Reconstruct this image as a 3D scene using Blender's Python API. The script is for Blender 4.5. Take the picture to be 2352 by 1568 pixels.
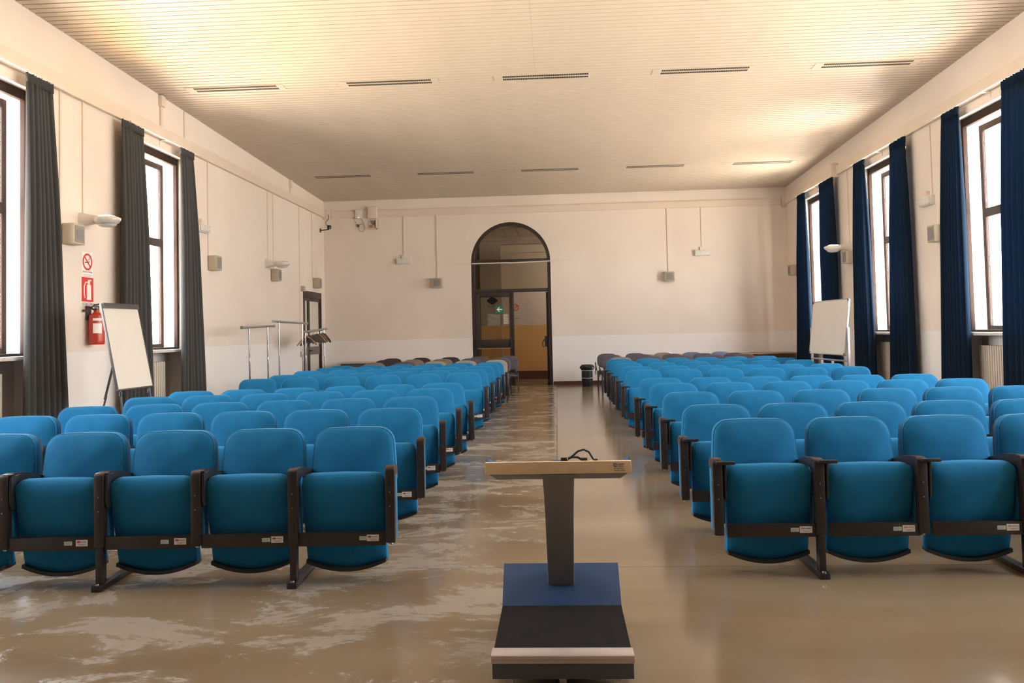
import bpy, bmesh, math, random
from mathutils import Vector, Matrix
random.seed(7)
PI=math.pi
for o in list(bpy.data.objects): bpy.data.objects.remove(o)
C=bpy.context.scene.collection
scn=bpy.context.scene

# ------------------------------------------------------------------ camera
def basis(yaw,pitch,roll):
    f=Vector((math.sin(yaw)*math.cos(pitch),math.cos(yaw)*math.cos(pitch),math.sin(pitch)))
    r=Vector((math.cos(yaw),-math.sin(yaw),0)); u=r.cross(f)
    c,s=math.cos(roll),math.sin(roll)
    return c*r+s*u,-s*r+c*u,f
r_,u_,f_=basis(-.05381,.03804,-.02263)
cd=bpy.data.cameras.new('camera'); cam=bpy.data.objects.new('camera',cd); C.objects.link(cam)
M=Matrix((r_,u_,-f_)).transposed().to_4x4(); M.translation=Vector((0,0,1.4)); cam.matrix_world=M
cd.sensor_fit='HORIZONTAL'; cd.sensor_width=36; cd.lens=1910.59/2352*36; cd.shift_y=-94.126/2352
cd.clip_start=.05; cd.clip_end=200
scn.camera=cam
# ------------------------------------------------------------------ world + exposure
W=bpy.data.worlds.new('world'); scn.world=W; W.use_nodes=True
wn=W.node_tree; wn.nodes.clear()
wo=wn.nodes.new('ShaderNodeOutputWorld'); wb=wn.nodes.new('ShaderNodeBackground')
wr=wn.nodes.new('ShaderNodeValToRGB'); ws=wn.nodes.new('ShaderNodeSeparateXYZ'); wt=wn.nodes.new('ShaderNodeTexCoord'); wm=wn.nodes.new('ShaderNodeMapRange')
wm.inputs[1].default_value=-.25; wm.inputs[2].default_value=.25
wr.color_ramp.elements[0].color=(1.0,.88,.72,1); wr.color_ramp.elements[1].color=(.56,.61,.66,1)
wn.links.new(wt.outputs['Generated'],ws.inputs[0]); wn.links.new(ws.outputs[2],wm.inputs[0]); wn.links.new(wm.outputs[0],wr.inputs[0])
wn.links.new(wr.outputs[0],wb.inputs[0]); wb.inputs[1].default_value=36.0; wn.links.new(wb.outputs[0],wo.inputs[0])
scn.view_settings.view_transform='Standard'; scn.view_settings.look='None'; scn.view_settings.gamma=1
scn.view_settings.use_curve_mapping=False; scn.view_settings.exposure=0.23
scn.cycles.max_bounces=10; scn.cycles.diffuse_bounces=6; scn.cycles.transparent_max_bounces=12

# ------------------------------------------------------------------ room numbers
XL,XR,D,YF=-6.157,5.980,21.795,-3.0
WT=.46
def zc(y): return 5.322-.02812*(y-10)
Z0,Z1=1.25,4.40                       # window opening
OPL=[(11.78,13.46),(7.42,9.52),(3.5,5.6)]
OPR=[(18.1,20.2),(14.36,16.39),(10.5,12.65),(6.75,8.9),(3.0,5.1)]

# ------------------------------------------------------------------ materials
def nt(name):
    m=bpy.data.materials.new(name); m.use_nodes=True; n=m.node_tree
    return m,n,n.nodes['Principled BSDF']
def mat(name,col,rough=.6,metal=0,noise=0,scale=30,bump=0,spec=.5,sheen=0,bscale=None):
    m,n,b=nt(name)
    b.inputs['Base Color'].default_value=(*col,1); b.inputs['Roughness'].default_value=rough
    b.inputs['Metallic'].default_value=metal; b.inputs['Specular IOR Level'].default_value=spec
    if sheen:
        b.inputs['Sheen Weight'].default_value=sheen; b.inputs['Sheen Roughness'].default_value=.4
        b.inputs['Sheen Tint'].default_value=(*[min(1,c*1.2+.25) for c in col],1)
    if noise or bump:
        tc=n.nodes.new('ShaderNodeTexCoord'); t=n.nodes.new('ShaderNodeTexNoise'); t.inputs['Scale'].default_value=scale; t.inputs['Detail'].default_value=5
        n.links.new(tc.outputs['Object'],t.inputs['Vector'])
        if noise:
            r=n.nodes.new('ShaderNodeValToRGB')
            r.color_ramp.elements[0].position=.3; r.color_ramp.elements[1].position=.7
            r.color_ramp.elements[0].color=(*[c*(1-noise) for c in col],1); r.color_ramp.elements[1].color=(*[min(1,c*(1+noise)) for c in col],1)
            n.links.new(t.outputs['Fac'],r.inputs[0]); n.links.new(r.outputs[0],b.inputs['Base Color'])
        if bump:
            t2=t
            if bscale:
                t2=n.nodes.new('ShaderNodeTexNoise'); t2.inputs['Scale'].default_value=bscale; n.links.new(tc.outputs['Object'],t2.inputs['Vector'])
            bp=n.nodes.new('ShaderNodeBump'); bp.inputs['Strength'].default_value=bump; bp.inputs['Distance'].default_value=.004
            n.links.new(t2.outputs['Fac'],bp.inputs['Height']); n.links.new(bp.outputs[0],b.inputs['Normal'])
    return m
def wall_mat():
    m,n,b=nt('wall_plaster'); L=n.links
    geo=n.nodes.new('ShaderNodeNewGeometry'); sp=n.nodes.new('ShaderNodeSeparateXYZ'); L.new(geo.outputs['Position'],sp.inputs[0])
    lt=n.nodes.new('ShaderNodeMath'); lt.operation='LESS_THAN'; lt.inputs[1].default_value=1.27; L.new(sp.outputs[2],lt.inputs[0])
    nz=n.nodes.new('ShaderNodeTexNoise'); nz.inputs['Scale'].default_value=.7; nz.inputs['Detail'].default_value=6; L.new(geo.outputs['Position'],nz.inputs['Vector'])
    a=n.nodes.new('ShaderNodeValToRGB'); a.color_ramp.elements[0].position=.3; a.color_ramp.elements[1].position=.7
    a.color_ramp.elements[0].color=(.70,.605,.53,1); a.color_ramp.elements[1].color=(.76,.67,.595,1); L.new(nz.outputs['Fac'],a.inputs[0])
    c=n.nodes.new('ShaderNodeValToRGB'); c.color_ramp.elements[0].position=.3; c.color_ramp.elements[1].position=.7
    c.color_ramp.elements[0].color=(.75,.70,.67,1); c.color_ramp.elements[1].color=(.80,.76,.735,1); L.new(nz.outputs['Fac'],c.inputs[0])
    mx=n.nodes.new('ShaderNodeMix'); mx.data_type='RGBA'; L.new(lt.outputs[0],mx.inputs[0]); L.new(a.outputs[0],mx.inputs[6]); L.new(c.outputs[0],mx.inputs[7])
    L.new(mx.outputs[2],b.inputs['Base Color']); b.inputs['Roughness'].default_value=.75; b.inputs['Specular IOR Level'].default_value=.25
    n2=n.nodes.new('ShaderNodeTexNoise'); n2.inputs['Scale'].default_value=60; L.new(geo.outputs['Position'],n2.inputs['Vector'])
    bp=n.nodes.new('ShaderNodeBump'); bp.inputs['Strength'].default_value=.25; bp.inputs['Distance'].default_value=.003; L.new(n2.outputs['Fac'],bp.inputs['Height']); L.new(bp.outputs[0],b.inputs['Normal'])
    return m
def floor_mat(name,worn):
    m,n,b=nt(name); L=n.links
    geo=n.nodes.new('ShaderNodeNewGeometry')
    mp=n.nodes.new('ShaderNodeMapping'); mp.inputs['Scale'].default_value=(.55,1.6,1); L.new(geo.outputs['Position'],mp.inputs[0])
    big=n.nodes.new('ShaderNodeTexNoise'); big.inputs['Scale'].default_value=.8; big.inputs['Detail'].default_value=4; L.new(mp.outputs[0],big.inputs['Vector'])
    base=n.nodes.new('ShaderNodeValToRGB'); base.color_ramp.elements[0].position=.3; base.color_ramp.elements[1].position=.7
    base.color_ramp.elements[0].color=(.190,.128,.072,1); base.color_ramp.elements[1].color=(.26,.19,.118,1); L.new(big.outputs['Fac'],base.inputs[0])
    mp2=n.nodes.new('ShaderNodeMapping'); mp2.inputs['Scale'].default_value=(1.1,2.1,1); mp2.inputs['Location'].default_value=(3.1,1.7,0); L.new(geo.outputs['Position'],mp2.inputs[0])
    wn_=n.nodes.new('ShaderNodeTexNoise'); wn_.inputs['Scale'].default_value=1.15; wn_.inputs['Detail'].default_value=14; wn_.inputs['Roughness'].default_value=.74; wn_.inputs['Distortion'].default_value=.5; L.new(mp2.outputs[0],wn_.inputs['Vector'])
    wr_=n.nodes.new('ShaderNodeValToRGB'); p=.50 if worn else .63
    wr_.color_ramp.elements[0].position=p; wr_.color_ramp.elements[1].position=p+.05 if worn else p+.1; L.new(wn_.outputs['Fac'],wr_.inputs[0])
    fac=n.nodes.new('ShaderNodeMath'); fac.operation='MULTIPLY'; fac.inputs[1].default_value=.75 if worn else .35; L.new(wr_.outputs[0],fac.inputs[0])
    mx=n.nodes.new('ShaderNodeMix'); mx.data_type='RGBA'; L.new(fac.outputs[0],mx.inputs[0]); L.new(base.outputs[0],mx.inputs[6]); mx.inputs[7].default_value=(.32,.275,.22,1)
    L.new(mx.outputs[2],b.inputs['Base Color'])
    rr=n.nodes.new('ShaderNodeMapRange'); rr.inputs[3].default_value=.16; rr.inputs[4].default_value=.36; L.new(fac.outputs[0],rr.inputs[0]); L.new(rr.outputs[0],b.inputs['Roughness'])
    b.inputs['Specular IOR Level'].default_value=.6
    fn=n.nodes.new('ShaderNodeTexNoise'); fn.inputs['Scale'].default_value=3; L.new(geo.outputs['Position'],fn.inputs['Vector'])
    bp=n.nodes.new('ShaderNodeBump'); bp.inputs['Strength'].default_value=.08; bp.inputs['Distance'].default_value=.01; L.new(fn.outputs['Fac'],bp.inputs['Height']); L.new(bp.outputs[0],b.inputs['Normal'])
    return m
def glass_mat(name,tint=(1,1,1),refl=1.0):
    m=bpy.data.materials.new(name); m.use_nodes=True; n=m.node_tree; n.nodes.clear(); L=n.links
    o=n.nodes.new('ShaderNodeOutputMaterial'); t=n.nodes.new('ShaderNodeBsdfTransparent'); g=n.nodes.new('ShaderNodeBsdfGlossy'); mx=n.nodes.new('ShaderNodeMixShader'); fr=n.nodes.new('ShaderNodeLayerWeight')
    pw=n.nodes.new('ShaderNodeMath'); pw.operation='POWER'; pw.inputs[1].default_value=5; ma=n.nodes.new('ShaderNodeMath'); ma.operation='MULTIPLY_ADD'; ma.inputs[1].default_value=.7; ma.inputs[2].default_value=.03
    t.inputs[0].default_value=(*tint,1); g.inputs['Roughness'].default_value=.02; fr.inputs[0].default_value=.5
    L.new(fr.outputs['Facing'],pw.inputs[0]); L.new(pw.outputs[0],ma.inputs[0]); L.new(ma.outputs[0],mx.inputs[0]); L.new(t.outputs[0],mx.inputs[1]); L.new(g.outputs[0],mx.inputs[2]); L.new(mx.outputs[0],o.inputs[0])
    return m
def cloth_mat(name,col,trans):
    m=bpy.data.materials.new(name); m.use_nodes=True; n=m.node_tree; n.nodes.clear(); L=n.links
    o=n.nodes.new('ShaderNodeOutputMaterial'); d=n.nodes.new('ShaderNodeBsdfDiffuse'); t=n.nodes.new('ShaderNodeBsdfTranslucent'); mx=n.nodes.new('ShaderNodeMixShader')
    nz=n.nodes.new('ShaderNodeTexNoise'); nz.inputs['Scale'].default_value=300; r=n.nodes.new('ShaderNodeValToRGB')
    r.color_ramp.elements[0].color=(*[c*.8 for c in col],1); r.color_ramp.elements[1].color=(*[min(1,c*1.2) for c in col],1)
    L.new(nz.outputs['Fac'],r.inputs[0]); L.new(r.outputs[0],d.inputs[0]); t.inputs[0].default_value=(*trans,1); mx.inputs[0].default_value=.35
    L.new(d.outputs[0],mx.inputs[1]); L.new(t.outputs[0],mx.inputs[2]); L.new(mx.outputs[0],o.inputs[0])
    return m
def emit_mat(name,col,s):
    m,n,b=nt(name); b.inputs['Emission Color'].default_value=(*col,1); b.inputs['Emission Strength'].default_value=s; b.inputs['Base Color'].default_value=(*col,1)
    return m
WALL=wall_mat()
SLAT=mat('ceiling_slat_paint',(.56,.475,.385),.5,noise=.04,scale=1.2)
CEILD=mat('ceiling_gap',(.05,.03,.016),.9)
FW=floor_mat('worn_concrete',True); FC=floor_mat('resin_concrete',False); FJ=mat('floor_joint',(.05,.04,.03),.9)
FRAME=mat('brown_aluminium',(.030,.015,.011),.7,noise=.15,scale=8,spec=.2)
FRAME2=mat('brown_door_frame',(.026,.013,.010),.4,noise=.15,scale=8)
GLASS=glass_mat('clear_glass'); DGLASS=glass_mat('door_glass',(.86,.84,.78))
FROST=mat('frosted_glass',(.62,.56,.49),.35)
MARB=mat('sill_marble',(.62,.57,.53),.3,noise=.1,scale=6)
JAMB=mat('white_jamb_paint',(.82,.80,.77),.7,noise=.03,scale=3)
SKIRT=mat('brown_skirting',(.085,.028,.018),.45,noise=.2,scale=5)
BLUE=mat('blue_upholstery',(.011,.143,.305),.85,noise=.08,scale=9,bump=.3,bscale=260,sheen=.22,spec=.15)
PIPE=mat('blue_piping',(.022,.20,.39),.7,sheen=.2)
DARK=mat('dark_brown_plastic',(.022,.015,.014),.32,noise=.1,scale=20,bump=.1,bscale=200)
BLACK=mat('black_plastic',(.012,.012,.013),.4,bump=.05)
TRIMK=mat('black_seat_trim',(.008,.008,.009),.5,bump=.05)
CHROME=mat('chrome',(.50,.50,.51),.15,metal=1,bump=.01)
STK=mat('white_sticker',(.62,.56,.50),.6,bump=.02); STG=mat('green_sticker',(.42,.46,.38),.6,bump=.02); STR=mat('red_print',(.30,.03,.03),.6,bump=.02); STT=mat('grey_print',(.22,.20,.19),.6,bump=.02)
def gm(n,c): return mat(n,c,.9,noise=.12,scale=20,bump=.3,bscale=220,sheen=.25,spec=.2)
GPUR=gm('grey_purple_fabric',(.105,.088,.105)); GLIT=gm('light_grey_fabric',(.28,.25,.22)); GTAN=gm('tan_grey_fabric',(.22,.175,.14)); GDRK=gm('dark_brown_fabric',(.06,.042,.042)); GBLU=gm('blue_grey_fabric',(.12,.13,.18))
NAVY=cloth_mat('navy_curtain',(.017,.030,.052),(.03,.08,.16)); CFLARE=cloth_mat('flare_greyed_curtain',(.105,.102,.100),(.11,.12,.14))  # left curtains: lens-flare haze painted into the blue cloth's colour
CREAM=mat('cream_enamel',(.66,.58,.49),.4,noise=.03,scale=5)
TRUNK=mat('cream_trunking',(.68,.57,.47),.45,noise=.03,scale=3); BEIGE=mat('beige_plastic',(.44,.37,.27),.5,noise=.05,scale=8); GRILL=mat('speaker_cloth',(.27,.25,.22),.8,bump=.3,bscale=400)
WPL=mat('white_plastic',(.66,.61,.57),.4,noise=.03,scale=5); LENS=mat('clear_diffuser',(.62,.60,.56),.15,noise=.1,scale=40)
WBD=mat('whiteboard_enamel',(.66,.61,.54),.25,noise=.02,scale=3); ALU=mat('brushed_aluminium',(.50,.49,.48),.35,metal=.8,noise=.05,scale=50)
GREYK=mat('dark_grey_plastic',(.06,.05,.048),.4,bump=.05)
LBLUE=mat('lectern_blue_lacquer',(.022,.06,.15),.5,bump=.15,bscale=300); LGREY=mat('lectern_dark_grey',(.07,.075,.085),.5,bump=.15,bscale=300); LCOL=mat('lectern_column_grey',(.26,.24,.225),.4,metal=.2,bump=.1,bscale=300)
TREAD=mat('black_wood_tread',(.009,.007,.007),.8,spec=.15,noise=.3,scale=14,bump=.2); BEECH=mat('beech_lipping',(.80,.62,.40),.5,noise=.08,scale=18); NOSE=mat('satin_nosing',(.52,.44,.40),.35,metal=.3,noise=.03,scale=10)
RED=mat('extinguisher_red',(.42,.035,.018),.3,noise=.05,scale=5); SIGNR=mat('sign_red',(.62,.03,.02),.5,bump=.02); SIGNW=mat('sign_white',(.80,.76,.72),.5,bump=.02); SIGNG=mat('sign_green',(.01,.16,.08),.5,bump=.02)
WOOD=mat('hanger_wood',(.40,.20,.08),.4,noise=.15,scale=20); TTOP=mat('pale_table_laminate',(.55,.45,.35),.4,noise=.05,scale=6); TEDGE=mat('brown_table_laminate',(.38,.20,.11),.4,noise=.1,scale=6)
TLEG=mat('grey_steel',(.10,.10,.10),.4,metal=.3,bump=.05); BAG=mat('black_bin_bag',(.02,.02,.022),.25,bump=.5,scale=20)
CW=mat('corridor_wall',(.46,.38,.31),.8,noise=.05,scale=2); CD=mat('corridor_dado',(.50,.28,.10),.7,noise=.06,scale=2)
CPIER=mat('corridor_pier_paint',(.30,.24,.19),.8,noise=.05,scale=2)
BRASS=mat('brass_bar',(.5,.33,.16),.35,metal=.6,bump=.02)
FAC=mat('pale_facade',(.75,.72,.66),.9,noise=.05,scale=1); SHUT=mat('grey_shutter',(.40,.42,.40),.7,bump=.05)

# ------------------------------------------------------------------ mesh helpers
class MB:
    def __init__(s): s.v=[];s.f=[];s.m=[];s.mats=[];s.mi=0
    def mat(s,m):
        if m not in s.mats: s.mats.append(m)
        s.mi=s.mats.index(m); return s
    def add(s,vs,fs):
        b=len(s.v); s.v+= [tuple(v) for v in vs]; s.f+=[tuple(b+i for i in f) for f in fs]; s.m+=[s.mi]*len(fs); return s
    def box(s,x0,x1,y0,y1,z0,z1):
        x0,x1=min(x0,x1),max(x0,x1)
        return s.add([(x0,y0,z0),(x1,y0,z0),(x1,y1,z0),(x0,y1,z0),(x0,y0,z1),(x1,y0,z1),(x1,y1,z1),(x0,y1,z1)],
            [(0,3,2,1),(4,5,6,7),(0,1,5,4),(1,2,6,5),(2,3,7,6),(3,0,4,7)])
    def prism(s,poly,axis,a,b):
        def P(p,t): return {'x':(t,p[0],p[1]),'y':(p[0],t,p[1]),'z':(p[0],p[1],t)}[axis]
        n=len(poly); A=sum(poly[i][0]*poly[(i+1)%n][1]-poly[(i+1)%n][0]*poly[i][1] for i in range(n))
        fl=(A>0)!=(axis=='y')
        vs=[P(p,a) for p in poly]+[P(p,b) for p in poly]
        fs=[tuple(range(n))[::-1],tuple(range(n,2*n))]+[(i,(i+1)%n,n+(i+1)%n,n+i) for i in range(n)]
        if not fl: fs=[f[::-1] for f in fs]
        return s.add(vs,fs)
    def tube(s,pts,r,n=8,cap=True,closed=False):
        pts=[Vector(p) for p in pts]; rs=r if isinstance(r,(list,tuple)) else [r]*len(pts)
        b=len(s.v); prev=None; N=len(pts)
        for i,p in enumerate(pts):
            if closed: t=pts[(i+1)%N]-pts[i-1]
            else: t=pts[min(i+1,N-1)]-pts[max(i-1,0)]
            t.normalize()
            if prev is None: q=Vector((0,0,1)) if abs(t.z)<.9 else Vector((1,0,0)); prev=q.cross(t).normalized()
            e=(prev-t*prev.dot(t)).normalized(); prev=e; g=t.cross(e)
            for k in range(n):
                a=2*PI*k/n; s.v.append(tuple(p+(e*math.cos(a)+g*math.sin(a))*rs[i]))
        fs=[]
        for i in range(N if closed else N-1):
            j=(i+1)%N
            for k in range(n):
                k2=(k+1)%n; fs.append((b+i*n+k,b+i*n+k2,b+j*n+k2,b+j*n+k))
        if cap and not closed: fs+=[tuple(b+k for k in range(n))[::-1],tuple(b+(N-1)*n+k for k in range(n))]
        s.f+=fs; s.m+=[s.mi]*len(fs); return s
    def lathe(s,prof,c=(0,0,0),n=24):
        b=len(s.v)
        for (r,z) in prof:
            for k in range(n): a=2*PI*k/n; s.v.append((c[0]+r*math.cos(a),c[1]+r*math.sin(a),c[2]+z))
        fs=[]
        for i in range(len(prof)-1):
            for k in range(n): k2=(k+1)%n; fs.append((b+i*n+k,b+i*n+k2,b+(i+1)*n+k2,b+(i+1)*n+k))
        fs+=[tuple(b+k for k in range(n))[::-1],tuple(b+(len(prof)-1)*n+k for k in range(n))]
        s.f+=fs; s.m+=[s.mi]*len(fs); return s
    def rings(s,R,cap0=True,cap1=True):
        b=len(s.v); n=len(R[0])
        for r in R: s.v+=[tuple(p) for p in r]
        fs=[]
        for i in range(len(R)-1):
            for k in range(n): k2=(k+1)%n; fs.append((b+i*n+k,b+i*n+k2,b+(i+1)*n+k2,b+(i+1)*n+k))
        if cap0: fs.append(tuple(b+k for k in range(n))[::-1])
        if cap1: fs.append(tuple(b+(len(R)-1)*n+k for k in range(n)))
        s.f+=fs; s.m+=[s.mi]*len(fs); return s
    def xf(s,M,start=0):
        s.v[start:]=[tuple(M@Vector(v)) for v in s.v[start:]]; return s
    def mesh(s,name,m=None,bevel=0,smooth=True,fix=False):
        me=bpy.data.meshes.new(name); me.from_pydata(s.v,[],s.f)
        for q in (s.mats or [m]): me.materials.append(q)
        if len(s.mats)>1: me.polygons.foreach_set('material_index',s.m)
        if bevel or fix:
            bm=bmesh.new(); bm.from_mesh(me)
            if fix: bmesh.ops.recalc_face_normals(bm,faces=bm.faces)
            if bevel:
                ed=[e for e in bm.edges if len(e.link_faces)==2 and e.calc_face_angle()>.6]
                bmesh.ops.bevel(bm,geom=ed,offset=bevel,segments=2,affect='EDGES',profile=.6,clamp_overlap=True)
            bm.to_mesh(me); bm.free()
        if smooth:
            me.shade_smooth(); me.set_sharp_from_angle(angle=.7)
        return me
    def obj(s,name,m=None,parent=None,**k):
        return link(name,s.mesh(name,m,**k),parent)
def link(name,me,parent=None,loc=None):
    o=bpy.data.objects.new(name,me); C.objects.link(o)
    if parent: o.parent=parent
    if loc: o.location=loc
    return o
def tag(o,label=None,cat=None,group=None,kind=None):
    if label: o['label']=label
    if cat: o['category']=cat
    if group: o['group']=group
    if kind: o['kind']=kind
    return o
def thing(name,label,cat,loc=(0,0,0),rz=0,group=None):
    o=bpy.data.objects.new(name,None); C.objects.link(o); o.location=loc; o.rotation_euler=(0,0,rz); o.empty_display_size=.1
    return tag(o,label,cat,group)
def struct(o): o['kind']='structure'; return o
def dup(root,loc,rz,label,group=None):
    r=root.copy(); C.objects.link(r); r.location=loc; r.rotation_euler=(0,0,rz); r['label']=label
    if group: r['group']=group
    for ch in list(root.children):
        c=ch.copy(); C.objects.link(c); c.parent=r
        for g in list(ch.children):
            d=g.copy(); C.objects.link(d); d.parent=c
    return r
def text(s,name,size,m,parent,M,ext=.0006):
    cu=bpy.data.curves.new(name,'FONT'); cu.body=s; cu.size=size; cu.align_x='CENTER'; cu.align_y='CENTER'; cu.extrude=ext; cu.materials.append(m)
    to=bpy.data.objects.new(name,cu); C.objects.link(to); me=bpy.data.meshes.new_from_object(to.evaluated_get(bpy.context.evaluated_depsgraph_get())); bpy.data.objects.remove(to)
    if not me.materials: me.materials.append(m)
    o=bpy.data.objects.new(name,me); C.objects.link(o); o.parent=parent; o.matrix_basis=M; return o
ORD=['first','second','third','fourth','fifth','sixth','seventh','eighth','ninth','tenth','eleventh','twelfth','thirteenth']

# ------------------------------------------------------------------ floor
root=struct(thing('floor',None,None)); del root
fl=bpy.data.objects['floor']
MB().box(XL-WT,XR+WT,YF-.3,D+3.2,-.2,-.012).obj('floor_bed',FJ,fl,smooth=False)
xs=[XL-.001,-3.10,-.04,3.02,XR+.001]; ys=[YF,-1.7,1.65,5.0,8.38,11.6,14.88,18.1,D+.0]
for i in range(4):
    for j in range(8):
        g=.0022
        MB().box(xs[i]+g,xs[i+1]-g,ys[j]+g,ys[j+1]-g,-.012,0).obj('slab',FW if xs[i+1]<0.1 else FC,fl,smooth=False)
MB().box(-6,4,D+.002,D+3.2,-.012,0).obj('slab',FC,fl,smooth=False)

# ------------------------------------------------------------------ ceiling: slats with open joints
ce=struct(thing('ceiling',None,None))
sl=-.02812; P=.1182
MB().add([(XL-WT,YF,zc(YF)+.02),(XR+WT,YF,zc(YF)+.02),(XR+WT,D+.3,zc(D+.3)+.02),(XL-WT,D+.3,zc(D+.3)+.02),(XL-WT,YF,zc(YF)+.3),(XR+WT,YF,zc(YF)+.3),(XR+WT,D+.3,zc(D+.3)+.3),(XL-WT,D+.3,zc(D+.3)+.3)],
   [(0,3,2,1),(4,5,6,7),(0,1,5,4),(1,2,6,5),(2,3,7,6),(3,0,4,7)]).obj('ceiling_deck',CEILD,ce,smooth=False)
xj=-.24
def slat_mesh(x0,x1):
    w=P-.022
    m=MB().box(x0,x1,0,w,0,.018)
    return m.mesh('slat',SLAT,smooth=False)
SMl=slat_mesh(XL,xj-.0012); SMr=slat_mesh(xj+.0012,XR)
VY=[12.459,18.819]
def near_vent(y): return any(vy-.13<y<vy+.11 for vy in VY)
n0=int((D-9.2)/P)
vents_rows=[]
for k in range(n0):
    y=D-.004-(k+1)*P
    for me in (SMl,SMr):
        o=link('slat',me,ce,(0,y,zc(y))); o.rotation_euler=(math.atan(sl),0,0)
bulk=MB(); y=D-.004-(n0+1)*P
while y>YF-.1:
    z=zc(y); bulk.box(XL,xj-.0012,y,y+P-.022,z,z+.018); bulk.box(xj+.0012,XR,y,y+P-.022,z,z+.018); y-=P
o=bulk.obj('slat_field',SLAT,ce,smooth=False); o['kind']='stuff'
# ceiling diffusers
GH=mat('diffuser_void',(.010,.006,.004),.9); GB=mat('diffuser_metal',(.30,.24,.18),.5,bump=.02)
vx,vp,vw=-5.504,2.3836,1.296
cols=['leftmost','second from the left','middle','second from the right','rightmost']
frm=MB(); hole=.078; pr=.118
for q in range(2):
    y0=-.118+q*pr
    frm.box(0,vw,y0+.003,y0+.020,-.006,0); frm.box(0,vw,y0+.098,y0+.115,-.006,0)
frm.box(-.13,0,-.115,-.003,-.006,0); frm.box(-.13,0,.003,.115,-.006,0); frm.box(vw,vw+.1,-.115,-.003,-.006,0); frm.box(vw,vw+.1,.003,.115,-.006,0)
frme=frm.mesh('grille_frame',SLAT,smooth=False)
bk=MB().box(0,vw,-.1,-.02,-.0045,-.0015).box(0,vw,.018,.1,-.0045,-.0015).mesh('grille_void',GH,smooth=False)
bl=MB()
nb=48
for q in range(2):
    for k in range(nb+1):
        x=k*vw/nb; bl.box(x-.003,x+.003,-.100+q*pr,-.018+q*pr,-.0055,-.0043)
ble=bl.mesh('grille_blades',GB,smooth=False)
for r,vy in enumerate(VY):
    for i in range(5):
        t=thing('ceiling_grille','cream slot grille in the %s row on the ceiling, %s'%('nearer' if r==0 else 'farther',cols[i]),'grille',(vx+vp*i,vy,zc(vy)-.001),0,'slot grilles in the slatted ceiling')
        t.rotation_euler=(math.atan(sl),0,0)
        link('frame',frme,t); link('void',bk,t); b=link('blades',ble,t); b['kind']='stuff'

# ------------------------------------------------------------------ walls
def side_wall(name,X,sg,ops,doors=()):
    m=MB(); xo=X+sg*WT; H=6.0
    cuts=sorted([(a,b,'w') for a,b in ops]+[(a,b,'d') for a,b in doors])
    y=YF-.3
    for a,b,k in cuts:
        m.box(X,xo,y,a,0,H)
        if k=='w':
            m.box(X,xo,a,b,Z1,H); m.box(X+sg*.27,xo,a,b,0,Z0)
        else:
            m.box(X,xo,a,b,2.53,H); m.box(X+sg*.30,xo,a,b,0,2.53)
        y=b
    m.box(X,xo,y,D+.3,0,H)
    return struct(m.obj(name,WALL,None,smooth=False))
DOL=(19.9,21.45)
side_wall('wall_left',XL,-1,OPL,[DOL]); side_wall('wall_right',XR,1,OPR)
struct(MB().box(XL-WT,XR+WT,YF-.3,YF,0,6).obj('wall_front',mat('front_wall_dark',(.17,.145,.125),.9,noise=.1,scale=2),None,smooth=False))
# back wall with arched opening
dx0,dx1,zs=-2.235,-.145,3.255; cx=(dx0+dx1)/2; R=(dx1-dx0)/2
bw=MB(); TB=.35
bw.box(XL-WT,dx0,D,D+TB,0,6); bw.box(dx1,XR+WT,D,D+TB,0,6)
N=24
arc=[(cx+R*math.cos(PI-PI*i/N),zs+R*math.sin(PI*i/N)) for i in range(N+1)]
for i in range(N):
    a,b=arc[i],arc[i+1]
    bw.prism([(a[0],a[1]),(b[0],b[1]),(b[0],6),(a[0],6)],'y',D,D+TB)
struct(bw.obj('wall_back',WALL,None,smooth=False,fix=True))
struct(MB().box(dx1+.01,XR,D-.018,D-.001,0,.095).obj('baseboard_back',SKIRT,None,smooth=False))
struct(MB().box(XL,dx0-.01,D-.018,D-.001,0,.095).obj('baseboard_back',SKIRT,None,smooth=False))

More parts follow.
